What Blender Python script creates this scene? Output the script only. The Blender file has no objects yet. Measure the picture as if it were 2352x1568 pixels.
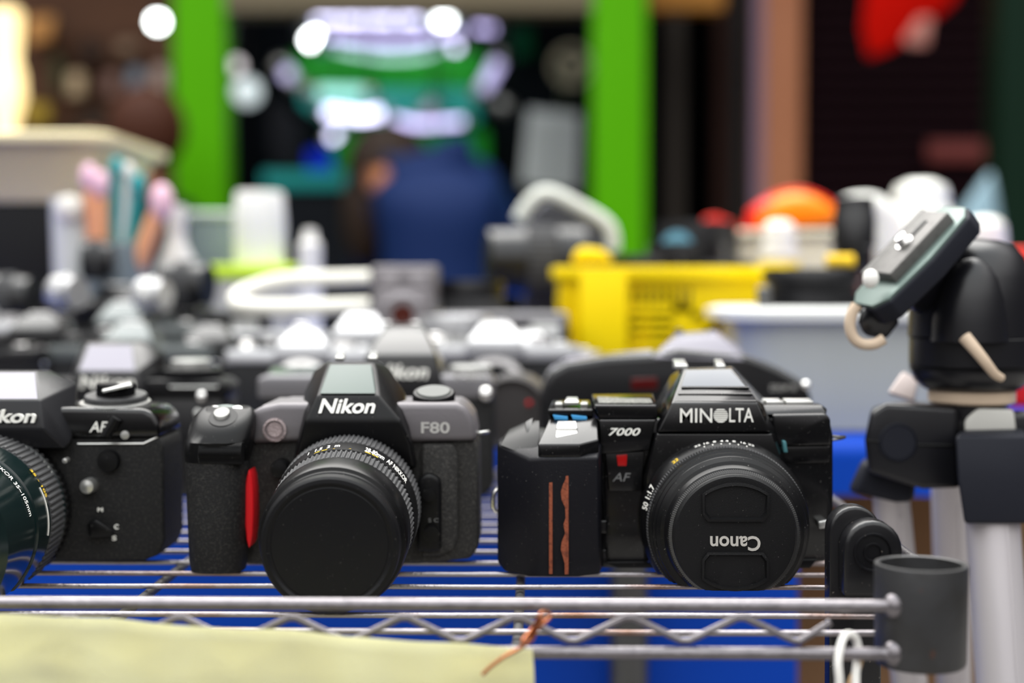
import bpy, bmesh, math, random
from mathutils import Vector, Matrix
random.seed(7)
S = bpy.context.scene
COL = S.collection
PI = math.pi
# ------------------------------------------------------------------ camera, world, exposure
SH = 0.85                       # height of the rack's wire surface above the ground
CAMH = SH + 0.1158
F = 3440.0                      # focal length in pixels of a 2352 px wide frame
YAW, PITCH = math.radians(0.9), math.radians(-2.23)
Fw = Vector((-math.sin(YAW)*math.cos(PITCH), math.cos(YAW)*math.cos(PITCH), math.sin(PITCH)))
Rt = Vector((math.cos(YAW), math.sin(YAW), 0))
Up = Rt.cross(Fw)
CP = Vector((0, 0, CAMH))
cd = bpy.data.cameras.new('camera'); cam = bpy.data.objects.new('camera', cd); COL.objects.link(cam)
cam.location = CP
cam.rotation_euler = (PI/2 + PITCH, 0, YAW)
cd.sensor_width = 36; cd.lens = F*36/2352
cd.clip_start = 0.02; cd.clip_end = 60
cd.dof.use_dof = True; cd.dof.focus_distance = 0.558; cd.dof.aperture_fstop = 4.5
S.camera = cam
S.view_settings.view_transform = 'Standard'; S.view_settings.look = 'None'
S.view_settings.gamma = 1; S.view_settings.exposure = 0.35
w = bpy.data.worlds.new('sky'); S.world = w; w.use_nodes = True
nt = w.node_tree; nt.nodes.clear()
wo = nt.nodes.new('ShaderNodeOutputWorld'); bg = nt.nodes.new('ShaderNodeBackground')
tc = nt.nodes.new('ShaderNodeTexCoord'); dt = nt.nodes.new('ShaderNodeVectorMath'); dt.operation = 'DOT_PRODUCT'
cr = nt.nodes.new('ShaderNodeValToRGB')
dt.inputs[1].default_value = (-0.05, -0.25, 0.967)      # the open strip of sky lies overhead
nt.links.new(tc.outputs['Generated'], dt.inputs[0]); nt.links.new(dt.outputs['Value'], cr.inputs[0])
nt.links.new(cr.outputs[0], bg.inputs[0]); nt.links.new(bg.outputs[0], wo.inputs[0])
bg.inputs[1].default_value = 2.3
e = cr.color_ramp.elements
e[0].position = 0.0; e[0].color = (0.02, 0.02, 0.022, 1)
e[1].position = 1.0; e[1].color = (0.92, 0.97, 1.0, 1)
for p, c in ((0.30, (0.05, 0.048, 0.045, 1)), (0.48, (0.42, 0.41, 0.42, 1)), (0.62, (0.90, 0.89, 0.87, 1)), (0.8, (0.98, 1.0, 1.0, 1))):
    n = e.new(p); n.color = c
sd_ = bpy.data.lights.new('sun', 'SUN'); sd_.energy = 4.6; sd_.angle = math.radians(64); sd_.color = (1.0, 0.98, 0.94)
sun = bpy.data.objects.new('sun', sd_); COL.objects.link(sun)
sun.rotation_euler = Vector((-0.15, 0.50, 1.0)).to_track_quat('Z', 'Y').to_euler()

def pp(px, py, Y):
    """world point that the photograph shows at (px, py), at world depth Y"""
    d = Fw + Rt*((px-1176)/F) - Up*((py-784)/F)
    return CP + d*(Y/d.y)
def mm(pxs, Y): return pxs*Y/F    # a length in pixels at depth Y, in metres

# ------------------------------------------------------------------ materials
MATS = {}
def mat(name, col, rough=0.5, metal=0.0, bump=0, bscale=400, dust=0, dscale=900, dcol=(0.45,0.43,0.4), coat=0, emit=None, es=1, spec=None,
        vary=0, vscale=60, vcol=None, trans=0, alpha=1, scale=None, sheen=0, ior=1.45):
    if name in MATS: return MATS[name]
    m = bpy.data.materials.new(name); m.use_nodes = True; MATS[name] = m
    if spec is None: spec = 0.5 if (rough < 0.3 or metal > 0.2) else 0.2
    n = m.node_tree.nodes; l = m.node_tree.links; b = n['Principled BSDF']
    b.inputs['Base Color'].default_value = (*col, 1); b.inputs['Roughness'].default_value = rough
    b.inputs['Metallic'].default_value = metal; b.inputs['Coat Weight'].default_value = coat
    b.inputs['Coat Roughness'].default_value = 0.12
    b.inputs['Specular IOR Level'].default_value = spec; b.inputs['IOR'].default_value = ior
    b.inputs['Transmission Weight'].default_value = trans; b.inputs['Alpha'].default_value = alpha
    t = n.new('ShaderNodeTexCoord'); src = None
    if vary:
        nz = n.new('ShaderNodeTexNoise'); nz.inputs['Scale'].default_value = vscale; nz.inputs['Detail'].default_value = 6
        r = n.new('ShaderNodeMapRange'); r.inputs[1].default_value = 0.5; r.inputs[2].default_value = 0.68; r.inputs[4].default_value = vary
        mx = n.new('ShaderNodeMix'); mx.data_type = 'RGBA'
        mx.inputs[6].default_value = (*col, 1); mx.inputs[7].default_value = (*(vcol or [c*0.5 for c in col]), 1)
        l.new(t.outputs['Object'], nz.inputs[0]); l.new(nz.outputs[0], r.inputs[0]); l.new(r.outputs[0], mx.inputs[0])
        l.new(mx.outputs[2], b.inputs['Base Color']); src = mx.outputs[2]
    if dust:
        nz = n.new('ShaderNodeTexNoise'); nz.inputs['Scale'].default_value = dscale; nz.inputs['Detail'].default_value = 3
        r = n.new('ShaderNodeMapRange'); r.inputs[1].default_value = 0.70; r.inputs[2].default_value = 0.76; r.inputs[4].default_value = min(1,dust*3)
        mx = n.new('ShaderNodeMix'); mx.data_type = 'RGBA'
        mx.inputs[6].default_value = (*col, 1); mx.inputs[7].default_value = (*dcol, 1)
        if src: l.new(src, mx.inputs[6])
        l.new(t.outputs['Object'], nz.inputs[0]); l.new(nz.outputs[0], r.inputs[0]); l.new(r.outputs[0], mx.inputs[0])
        l.new(mx.outputs[2], b.inputs['Base Color'])
        rr = n.new('ShaderNodeMapRange'); rr.inputs[3].default_value = rough; rr.inputs[4].default_value = 0.85
        l.new(r.outputs[0], rr.inputs[0]); l.new(rr.outputs[0], b.inputs['Roughness'])
    if bump:
        nz = n.new('ShaderNodeTexNoise'); nz.inputs['Scale'].default_value = bscale; nz.inputs['Detail'].default_value = 4
        bp = n.new('ShaderNodeBump'); bp.inputs['Strength'].default_value = bump; bp.inputs['Distance'].default_value = 0.001
        l.new(t.outputs['Object'], nz.inputs[0]); l.new(nz.outputs[0], bp.inputs['Height']); l.new(bp.outputs[0], b.inputs['Normal'])
    if emit:
        b.inputs['Emission Color'].default_value = (*emit, 1); b.inputs['Emission Strength'].default_value = es
    return m

GLOSS = mat('glossy_black_plastic', (0.003,0.003,0.0034), 0.17, dust=0.12, dscale=1500)
SATIN = mat('satin_black_plastic', (0.004,0.004,0.0045), 0.36, dust=0.08, dscale=1300)
MATTE = mat('matte_black_plastic', (0.006,0.006,0.007), 0.5, bump=0.2, bscale=2500, spec=0.3)
GRIPM = mat('worn_black_rubber', (0.010,0.010,0.0105), 0.55, bump=0.5, bscale=1800, vary=0.8, vscale=900, vcol=(0.03,0.029,0.027))
F80G = mat('graphite_plastic', (0.13,0.12,0.128), 0.42, metal=0.25, bump=0.15, bscale=2500)
RUB = mat('grained_rubber', (0.03,0.029,0.028), 0.5, bump=1.0, bscale=1900, vary=0.7, vscale=1100, vcol=(0.085,0.08,0.075))
LBARREL = mat('lens_barrel_black', (0.004,0.004,0.0045), 0.3, dust=0.15, dscale=1500)
KNURL = mat('knurled_rubber', (0.05,0.05,0.052), 0.62, dust=0.2, dscale=1000)
WHITE = mat('white_lettering', (0.82,0.81,0.76), 0.5)
SILVERP = mat('silver_paint_lettering', (0.5,0.49,0.47), 0.4, metal=0.4)
CHROME = mat('chrome', (0.72,0.71,0.7), 0.16, metal=1)
SATCH = mat('satin_chrome', (0.62,0.62,0.6), 0.3, metal=0.9)
RED = mat('red_plastic', (0.5,0.006,0.01), 0.35)
YEL = mat('yellow_paint', (0.75,0.5,0.03), 0.5)
BLUEP = mat('blue_paint', (0.06,0.3,0.6), 0.3)
RUST = mat('rusty_adhesive', (0.22,0.06,0.03), 0.75, bump=0.5, bscale=900, vary=0.8, vscale=500, vcol=(0.09,0.028,0.018))
STEEL = mat('dull_steel_wire', (0.20,0.185,0.195), 0.33, metal=0.85, bump=0.25, bscale=700, dust=0.0, vary=0.5, vscale=120, vcol=(0.12,0.11,0.12))
STEELD = mat('dark_steel', (0.12,0.12,0.12), 0.42, metal=0.75, bump=0.2, bscale=500, vary=0.6, vscale=90, vcol=(0.06,0.055,0.055))
STEELR = mat('rusting_steel_wire', (0.27,0.25,0.26), 0.35, metal=0.8, bump=0.3, bscale=500, vary=0.9, vscale=22, vcol=(0.17,0.085,0.05))
COPPER = mat('copper_wire', (0.36,0.12,0.045), 0.35, metal=0.8)
CREAM = mat('cream_plastic', (0.72,0.66,0.52), 0.5)

# ------------------------------------------------------------------ mesh helpers
ORG = {}
ONRACK = set()          # things that rest on the rack's ribs: nothing of theirs reaches below them
def tagp(o, label=None, cat=None, group=None, kind=None):
    if label: o['label'] = label
    if cat: o['category'] = cat
    if group: o['group'] = group
    if kind: o['kind'] = kind
    return o
def thing(name, label, cat, loc=(0,0,0), group=None):
    o = bpy.data.objects.new(name, None); COL.objects.link(o); o.location = loc; o.empty_display_size = 0.02
    ORG[o.name] = Vector(loc); return tagp(o, label, cat, group)
def fin(name, bm, m, parent=None, smooth=35, label=None):
    me = bpy.data.meshes.new(name)
    if parent is not None and parent.name in ONRACK:
        for v in bm.verts:
            if v.co.z < SH-0.0001: v.co.z = SH-0.0001
    if parent is not None:
        bmesh.ops.translate(bm, verts=bm.verts, vec=-ORG[parent.name])
    bmesh.ops.recalc_face_normals(bm, faces=bm.faces)
    for f in bm.faces: f.smooth = True
    bm.to_mesh(me); bm.free()
    if smooth is not None: me.set_sharp_from_angle(angle=math.radians(smooth))
    me.materials.append(m)
    o = bpy.data.objects.new(name, me); COL.objects.link(o)
    if parent is not None:
        o.parent = parent; ORG[o.name] = ORG[parent.name]
    else: ORG[o.name] = Vector((0,0,0))
    if label: o['label'] = label
    if parent is not None and parent.name in ONRACK: ONRACK.add(o.name)
    return o
def bevel(bm, w, seg=3, ang=25):
    if w <= 0: return bm
    es = [e_ for e_ in bm.edges if len(e_.link_faces) == 2 and e_.calc_face_angle(0) > math.radians(ang)]
    if es: bmesh.ops.bevel(bm, geom=es, offset=w, segments=seg, profile=0.5, affect='EDGES', clamp_overlap=True)
    return bm
def hull(pts, bw=0, seg=3, bm=None):
    b = bmesh.new()
    for p in pts: b.verts.new(p)
    r = bmesh.ops.convex_hull(b, input=b.verts)
    bad = [v for v in b.verts if not v.link_faces]
    bmesh.ops.delete(b, geom=bad, context='VERTS')
    bmesh.ops.dissolve_limit(b, angle_limit=math.radians(2), verts=b.verts, edges=b.edges)
    bmesh.ops.recalc_face_normals(b, faces=b.faces)
    bevel(b, bw, seg)
    return join(bm, b)
def join(bm, b):
    if bm is None: return b
    me = bpy.data.meshes.new('tmp'); b.to_mesh(me); b.free(); bm.from_mesh(me); bpy.data.meshes.remove(me); return bm
def box(x0,x1,y0,y1,z0,z1,bw=0,seg=2,bm=None):
    return hull([(x,y,z) for x in (x0,x1) for y in (y0,y1) for z in (z0,z1)], bw, seg, bm)
def hpx(pts, bw=0.0006, seg=3, bm=None): return hull([pp(*p) for p in pts], bw, seg, bm)
def slab(outline, Y0, Y1, bw=0.0005, seg=3, bm=None, px=True):
    b = bmesh.new()
    P = [pp(x, y, Y0) for x, y in outline] if px else [Vector((x, Y0, z)) for x, z in outline]
    f = [b.verts.new((p.x, Y0, p.z)) for p in P]; k = [b.verts.new((p.x, Y1, p.z)) for p in P]
    b.faces.new(f); b.faces.new(k[::-1])
    for i in range(len(P)): j = (i+1) % len(P); b.faces.new((f[i], k[i], k[j], f[j]))
    bmesh.ops.recalc_face_normals(b, faces=b.faces)
    bevel(b, bw, seg)
    return join(bm, b)
def lathe(P0, P1, prof, segs=96, bm=None, knurl=None):
    """prof: (t, r) along the axis from P0 towards P1. knurl: {profile index: (count, depth)}"""
    b = bmesh.new(); P0 = Vector(P0); ax = (Vector(P1)-P0).normalized()
    q = ax.to_track_quat('Z', 'Y').to_matrix()
    if knurl: n = max(v[0] for v in knurl.values()); segs = n*4
    rings = []
    for i, (t, r) in enumerate(prof):
        if r < 1e-7: rings.append([b.verts.new(P0+ax*t)]); continue
        ring = []
        for k in range(segs):
            rr = r
            if knurl and i in knurl:
                if (k % 4) in (2, 3): rr = r-knurl[i][1]
            a = 2*PI*k/segs
            ring.append(b.verts.new(P0+ax*t+q@Vector((math.cos(a)*rr, math.sin(a)*rr, 0))))
        rings.append(ring)
    for A, B in zip(rings, rings[1:]):
        for k in range(segs):
            j = (k+1) % segs
            if len(A) == 1 and len(B) == 1: continue
            if len(A) == 1: b.faces.new((A[0], B[k], B[j]))
            elif len(B) == 1: b.faces.new((A[k], B[0], A[j]))
            else: b.faces.new((A[k], B[k], B[j], A[j]))
    return join(bm, b)
def tube(pts, r, segs=14, bm=None, caps=True, closed=False):
    b = bmesh.new(); P = [Vector(p) for p in pts]; rings = []; n = len(P)
    up = None
    for i, p in enumerate(P):
        a = P[i-1] if (i > 0 or closed) else P[0]; c = P[(i+1) % n] if (i < n-1 or closed) else P[-1]
        d = (c-a).normalized()
        if up is None:
            up = Vector((0,0,1)) if abs(d.z) < 0.9 else Vector((0,1,0))
        s = d.cross(up).normalized(); up = s.cross(d).normalized()
        rr = r[i] if isinstance(r, (list, tuple)) else r
        rings.append([b.verts.new(p+(s*math.cos(2*PI*k/segs)+up*math.sin(2*PI*k/segs))*rr) for k in range(segs)])
    pairs = list(zip(rings, rings[1:])) + ([(rings[-1], rings[0])] if closed else [])
    for A, B in pairs:
        for k in range(segs): j = (k+1) % segs; b.faces.new((A[k], B[k], B[j], A[j]))
    if caps and not closed: b.faces.new(rings[0][::-1]); b.faces.new(rings[-1])
    return join(bm, b)
def smoothpath(pts, n=6, closed=False):
    P = [Vector(p) for p in pts]; out = []; N = len(P)
    rng = range(N if closed else N-1)
    for i in rng:
        g = lambda k: P[k % N] if closed else P[min(max(k,0),N-1)]
        a, b_, c, d = g(i-1), g(i), g(i+1), g(i+2)
        for s in range(n):
            t = s/n
            out.append(0.5*((2*b_)+(c-a)*t+(2*a-5*b_+4*c-d)*t*t+(3*b_-a-3*c+d)*t**3))
    if not closed: out.append(P[-1])
    return out
def ball(c, r, bm=None, sc=(1,1,1), u=24, v=16, rot=None):
    b = bmesh.new(); bmesh.ops.create_uvsphere(b, u_segments=u, v_segments=v, radius=1)
    M = Matrix.Translation(Vector(c)) @ (rot.to_4x4() if rot else Matrix()) @ Matrix.Diagonal((r*sc[0], r*sc[1], r*sc[2], 1))
    b.transform(M); return join(bm, b)
def textbm(s, x0, x1, y0, y1, Y, shear=0, bold=0.0, flip=False, depth=0.0003, font_spacing=1.0, tilt=0):
    """lettering whose ink fills the pixel box, standing at depth Y"""
    c = bpy.data.curves.new('tmp', 'FONT'); c.body = s; c.shear = shear; c.offset = bold; c.space_character = font_spacing; c.resolution_u = 4
    o = bpy.data.objects.new('tmp', c); COL.objects.link(o); bpy.context.view_layer.update()
    me = bpy.data.meshes.new_from_object(o.evaluated_get(bpy.context.evaluated_depsgraph_get()))
    bpy.data.objects.remove(o); bpy.data.curves.remove(c)
    b = bmesh.new(); b.from_mesh(me); bpy.data.meshes.remove(me)
    xs = [v.co.x for v in b.verts]; ys = [v.co.y for v in b.verts]
    a = pp(x0, y1, Y); d = pp(x1, y0, Y)
    mnx, mxx, mny, mxy = min(xs), max(xs), min(ys), max(ys)
    for v in b.verts:
        u = (v.co.x-mnx)/(mxx-mnx); t = (v.co.y-mny)/(mxy-mny)
        if flip: u, t = 1-u, 1-t
        z = a.z+(d.z-a.z)*t
        v.co = Vector((a.x+(d.x-a.x)*u, Y+tilt*(z-a.z), z))
    r = bmesh.ops.extrude_face_region(b, geom=list(b.faces))
    for v in [g for g in r['geom'] if isinstance(g, bmesh.types.BMVert)]: v.co.y += depth
    return b
def disc_z(px, py, Y, rpx, h, bw=0.0003, knurl=None, segs=64, lean=0):
    """an upright short cylinder (dial) whose top centre shows at (px, py)"""
    c = pp(px, py, Y); r = mm(rpx, Y)
    pr = [(0,0),(0,r-bw),(bw,r),(h,r),(h,0)]
    kn = {2:(knurl, r*0.05), 3:(knurl, r*0.05)} if knurl else None
    return lathe(c, c-Vector((0,-lean,1)), pr, segs, knurl=kn)
def disc_y(px, py, Y, rpx, h, bw=0.0004, segs=48, bm=None, dome=0):
    c = pp(px, py, Y); r = mm(rpx, Y)
    pr = [(0,0)]+([(0.0, r*0.4),(-0.0+dome*0.3, r*0.8)] if dome else [])+[(bw if not dome else dome*0.3, r-bw),(bw+dome,r),(h,r),(h,0)]
    return lathe(c, c+Vector((0,1,0)), pr, segs, bm)

# ================================================================== the wire rack
RX = 0.139
def P3(x, y, z): return Vector((x, y, SH+z))
rack = thing('wire_shelf', 'steel wire rack shelf carrying the front row of black cameras', 'wire shelf', P3(-0.006,0.7,0))
LX = -0.80
RAILY = 0.468
rT = pp(1000,1388,RAILY).z; rB = pp(1000,1497,RAILY).z
xe = pp(2062,1388,RAILY).x
for nm, z in (('upper_front_rail', rT), ('lower_front_rail', rB)):
    b = tube([(LX,RAILY,z),(-0.3,RAILY,z),(xe-0.012,RAILY,z),(xe-0.003,RAILY,z)], 0.00205, 20)
    b = ball((xe-0.001, RAILY+0.0005, z), 0.0042, b, sc=(0.85,0.8,1.0))
    fin(nm, b, STEEL, rack)
zz = []
xs0 = 1445; k = -9
pts = []
x = xs0 - 258*9
while x < 1850:
    pts.append(pp(x,1414,RAILY+0.001)); pts.append(pp(x+129,1475,RAILY+0.001)); x += 258
pts = pts[:-1] if pts[-1].x > pp(1850,1475,RAILY).x else pts
pts.append(pp(1908,1428,RAILY+0.001))
zp = [pts[0]]
for i in range(1, len(pts)-1):
    a, p_, c = pts[i-1], pts[i], pts[i+1]
    for t in (0.13, 0.07): zp.append(p_.lerp(a, t))
    zp.append(p_.lerp((a+c)/2, 0.07))
    for t in (0.07, 0.13): zp.append(p_.lerp(c, t))
zp.append(pts[-1])
fin('zigzag_truss', tube(zp, 0.00118, 12), STEEL, rack, 60)
for n in range(18):
    y = 0.5+0.025*n
    xr = RX-0.002 if n > 1 else pp(2016, 1430, y).x
    pl = [(LX,y,SH-0.0015)]
    for q in range(1,12): pl.append((LX+(xr-LX)*q/12, y+random.uniform(-.0004,.0004), SH-0.0015+random.uniform(-.0003,.0003)))
    pl.append((xr,y,SH-0.0015))
    fin('rib', tube(pl, 0.00105, 12), STEELR if n < 6 else STEEL, rack, 60)
for x in (-0.731,-0.586,-0.441,-0.296,-0.151,-0.006):
    fin('crossbar', tube([(x,RAILY+0.003,rB+0.001),(x,0.487,SH-0.0054),(x,0.93,SH-0.0050)], 0.0019, 14), STEELD, rack)
for z, ye_ in ((-0.0035,0.93), (rT-SH,0.775)):
    fin('side_rail', tube([(RX,0.487,SH+z),(RX,ye_,SH+z)], 0.0019, 14), STEEL, rack)
fin('back_rail', tube([(LX,0.932,SH-0.0035),(RX,0.932,SH-0.0035)], 0.0021, 14), STEEL, rack)
# the four corners' sleeves: the front right one is in view
sc = pp(2116,1292,0.477); r = mm(106,0.477)
bot = pp(2116,1524,0.477).z
H = sc.z-bot
sl = fin('corner_sleeve', lathe(sc, sc-Vector((0,0,1)), [(0.0004,r-0.0018),(0,r-0.0012),(0.0002,r-0.0002),(0.0008,r),(H-0.0015,r-0.0004),(H-0.0004,r-0.0008),(H,r-0.0013),(H,r-0.0022),(0.0004,r-0.0018)], 96),
    mat('scuffed_dark_steel', (0.05,0.05,0.052), 0.42, metal=0.6, bump=0.15, bscale=300, vary=0.55, vscale=75, vcol=(0.035,0.033,0.03), dust=0.8, dscale=220, dcol=(0.10,0.045,0.03)), rack, 50)
rs = sc+Vector((0,0,0))
fin('corner_sleeve', lathe((0.0585,0.930,SH-0.012),(0.0585,0.930,0), [(0,0.0125),(0,0.0140),(0.004,0.0140),(0.004,0.0125),(0,0.0125)], 48), CHROME, rack)
# posts of the rack hold it up, far left and at the back right
for x_, y_ in ((LX, 0.475), (LX, 0.925), (0.0585, 0.930)):
    fin('post', lathe((x_,y_,SH+0.003 if x_ > 0 else SH+0.05),(x_,y_,0), [(0,0),(0,0.0122),(SH+(0.003 if x_ > 0 else 0.05),0.0122),(SH+(0.003 if x_ > 0 else 0.05),0)], 24), STEELD, rack)

# ---- cloth strip hung over the front rail
b = bmesh.new(); NX, NZ = 90, 26; YC = 0.4595
gr = []
for i in range(NX+1):
    px = -520+(1223+520)*i/NX
    top = 1411+ (px*0.0625 if px > 0 else 0)+2.0*math.sin(px*0.017)
    if px > 1160: top += (px-1160)*0.06
    col = []
    for j in range(NZ+1):
        p = pp(px, top, YC); z = p.z-0.055*j/NZ
        yy = YC+0.0011*math.sin(px*0.011+j*0.09)+0.0006*math.sin(px*0.031-j*0.2)+0.0013*math.sin(px*0.0047+j*0.13)
        if j == 0: yy += 0.0012
        col.append(b.verts.new((p.x+0.0006*math.sin(j*0.3)*(i == NX), yy, z)))
    gr.append(col)
for i in range(NX):
    for j in range(NZ): b.faces.new((gr[i][j],gr[i][j+1],gr[i+1][j+1],gr[i+1][j]))
bmesh.ops.solidify(b, geom=list(b.faces), thickness=0.0006)
cl = fin('fabric_strip', b, mat('pale_yellow_cloth', (0.86,0.84,0.54), 0.85, bump=0.25, bscale=1500, vary=0.35, vscale=25, vcol=(0.80,0.76,0.43)), None, 60)
tagp(cl, 'pale yellow cloth strip hanging along the front of the wire rack', 'cloth')
# ---- copper wire
W = [(1108,1549),(1128,1530),(1160,1507),(1190,1491),(1212,1473),(1222,1450),(1232,1428),(1240,1411),(1252,1404),(1264,1412),(1258,1423),(1244,1434),(1232,1448),(1222,1468),(1206,1480),(1200,1472),(1216,1452),(1228,1436),(1248,1420)]
wp = [pp(x,y,0.4565+0.0025*math.sin(i*1.6)*(i > 4)-0.001*(i < 3)) for i,(x,y) in enumerate(W)]
tagp(fin('copper_wire', tube(smoothpath(wp,6), 0.00062, 10), COPPER, None, 60), 'twisted copper wire tying the yellow cloth to the rack rail', 'wire')
# ---- white cable loop around the lower rail
L = [(1948,1456),(1962,1462),(1970,1480),(1970,1510),(1966,1545),(1962,1600),(1930,1600),(1928,1560),(1925,1520),(1930,1485),(1938,1463)]
lp = [pp(x,y,0.4690+0.0045*math.sin(2*PI*i/11+0.5)-0.002) for i,(x,y) in enumerate(L)]
loop = thing('cable_loop', 'white plastic cable loop hung on the lower front rail beside the steel sleeve', 'cable', pp(1948,1560,0.466))
fin('loop', tube(smoothpath(lp,6,True), 0.0013, 12, closed=True), mat('white_plastic', (0.8,0.78,0.74), 0.35), loop, 60)
cp = [pp(x,y,0.470) for x,y in ((1972,1490),(1976,1515),(1968,1540),(1958,1556),(1950,1580),(1940,1610))]
fin('frayed_cord', tube(smoothpath(cp,5), 0.0010, 8), mat('tan_cord', (0.5,0.33,0.18), 0.8, bump=0.8, bscale=900), loop, 60)

# ---- black bracket standing through the rack
br = thing('hinge_bracket', 'black plastic hinge bracket with round recessed hub, behind the steel sleeve', 'bracket', pp(1960,1400,0.538))
def roundtop(x0,x1,yt,yb,n=12):
    r_ = (x1-x0)/2; cx = (x0+x1)/2
    return [(cx-r_*math.cos(PI*i/n), yt+r_-r_*math.sin(PI*i/n)) for i in range(n+1)]+[(x1,yb),(x0,yb)]
BRM = mat('scuffed_black_plastic', (0.004,0.004,0.005), 0.27, dust=0.3, dscale=500, dcol=(0.11,0.095,0.08))
fin('bar', slab(roundtop(1905,2025,1163,1640), 0.5385, 0.5485, 0.0012, bm=None), BRM, br)
fin('hub_arm', slab(roundtop(1938,2074,1196,1372), 0.5282, 0.5387, 0.0016), BRM, br)
c = pp(2005,1268,0.5282)
fin('hub', lathe(c-Vector((0,0.0012,0)), c+Vector((0,1,0)), [(0.0014,0),(0.0014,0.0026),(0.0002,0.0028),(0.0002,0.0033),(0.002,0.0036),(0.002,0.0056),(0,0.0062),(0,0.0068),(0.003,0.0072)], 48), BRM, br)

# ================================================================== angular black SLR (right of centre)
MY = 0.608
cm = thing('film_camera', 'angular glossy black film camera with rust strips on its grip and upside-down lens cap', 'camera', P3(pp(1600,1300,MY).x, 0.615, 0)); ONRACK.add(cm.name)
body = fin('body', slab([(1372,962),(1905,958),(1914,1000),(1914,1262),(1895,1290),(1500,1308),(1372,1306)], MY, MY+0.034, 0.0012), GLOSS, cm)
fin('base_plate', slab([(1385,1290),(1880,1283),(1860,1306),(1420,1313)], MY-0.001, MY+0.033, 0.0006), SATIN, body)
# right shoulder
b = slab([(1775,952),(1898,950),(1908,962),(1909,1022),(1780,1024)], MY-0.0028, MY+0.034, 0.0009)
fin('rewind_side_cover', b, GLOSS, cm)
b = slab([(1785,1026),(1906,1024),(1904,1062),(1790,1064)], MY-0.0012, MY+0.02, 0.0004)
fin('side_panel', b, GLOSS, body)
b = hpx([(1752,930,MY+0.004),(1888,930,MY+0.004),(1900,940,MY+0.004),(1898,952,MY),(1752,952,MY),(1752,925,MY+0.028),(1880,925,MY+0.028),(1890,950,MY+0.03),(1752,950,MY+0.03)],0.0006)
fin('shoulder_cover', b, GLOSS, cm)
zt = pp(1800,929.5,MY+0.004).z
for (xa,xb,ya,yb) in ((1760,1800,MY+0.008,MY+0.0125),(1806,1868,MY+0.008,MY+0.0125),(1752,1792,MY+0.018,MY+0.0225),(1800,1862,MY+0.018,MY+0.0225)):
    X0 = pp(xa,930,ya).x; X1 = pp(xb,930,ya).x
    fin('mode_button', box(X0,X1,ya,yb,zt-0.0006,zt+0.0013,0.0003), SATCH, cm)
# grip
b = hpx([(1375,1048,0.589),(1378,1316,0.589),(1330,1334,0.589),(1252,1334,0.589),(1215,1333,0.589),(1215,1055,0.589),(1252,1052,0.587),(1375,1050,0.587),
         (1143,1020,0.600),(1143,1290,0.600),(1160,1312,0.598),
         (1143,1012,0.625),(1143,1280,0.625),(1385,1000,0.610),(1385,1305,0.610),(1385,1000,0.63),(1385,1280,0.63),(1180,985,0.61),(1195,975,0.625),(1240,1010,0.60)], 0.0011)
grip = fin('grip', b, mat('dark_grip_plastic', (0.004,0.004,0.0062), 0.42, bump=0.12, bscale=2000, dust=0.08, dscale=1500), cm)
# shutter pod on top of the grip
b = hpx([(1236,1020,0.5885),(1236,1048,0.5885),(1375,1040,0.592),(1375,1010,0.592),(1332,1020,0.5875),(1332,1050,0.5875),(1250,1050,0.5875),
         (1262,963,0.605),(1372,960,0.605),(1262,962,0.612),(1372,960,0.612),(1240,1050,0.612),(1370,1050,0.612)], 0.0006)
pod = fin('shutter_pod', b, GLOSS, cm)
b = hpx([(1281,985,0.5975),(1324,985,0.5975),(1277,1003,0.593),(1327,1003,0.593),(1281,967,0.6025),(1322,967,0.6025),(1300,1010,0.60)],0.0003)
fin('shutter_button', b, SATCH, pod)
fin('button_gap', tube([pp(1278,985,0.5968),pp(1327,985,0.5968)],0.0003,8), SATIN, pod)
# deck with slider, blue marks
b = hpx([(1259,940,0.606),(1362,940,0.606),(1259,952,0.606),(1362,955,0.606),(1270,918,0.632),(1355,918,0.632),(1262,975,0.62),(1360,975,0.62)],0.0005)
deck = fin('left_deck', b, GLOSS, cm)
b = hpx([(1296,922,0.612),(1330,922,0.612),(1296,931,0.612),(1330,931,0.612),(1302,911,0.622),(1327,911,0.622)],0.0003)
fin('on_off_slider', b, SATCH, deck)
for xa,xb in ((1275,1292),(1333,1350)):
    fin('deck_button', hpx([(xa,926,0.612),(xb,926,0.612),(xa,934,0.612),(xb,934,0.612),(xa+3,921,0.62),(xb,921,0.62)],0.0002), SATCH, deck)
for xa,xb in ((1270,1304),(1312,1348)):
    fin('blue_mark', slab([(xa,953),(xb,957),(xb,965),(xa+4,963)],0.6042,0.606,0.0001), BLUEP, deck)
# low facet left of the pod
b = hpx([(1148,1022,0.598),(1213,1048,0.5915),(1232,1045,0.592),(1170,985,0.611),(1215,965,0.618),(1240,965,0.61),(1240,1000,0.60),(1150,1010,0.61)],0.0005)
fin('grip_cap', b, SATIN, grip)
b = hpx([(1206,968,0.608),(1224,958,0.612),(1224,1004,0.602),(1212,1008,0.60),(1206,1000,0.606),(1230,965,0.616)],0.0004)
fin('strap_stub', b, GLOSS, grip)
# strips on the grip
fin('narrow_strip', slab([(1261,1062),(1269,1062),(1269,1318),(1261,1318)],0.5874,0.589,0.0001), RUST, grip, label='thin rust-red strip on the grip')
ws = [(1294,1062),(1306,1062),(1306,1319),(1297,1319),(1297,1295),(1293,1280),(1288,1262),(1290,1245),(1298,1225),(1294,1205),(1299,1190),(1298,1165),(1290,1148),(1288,1130),(1292,1115),(1299,1100),(1299,1085),(1294,1075)]
fin('wide_strip', slab(ws,0.5873,0.589,0.0001), RUST, grip, label='wide rust-red strip with a ragged edge')
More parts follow.
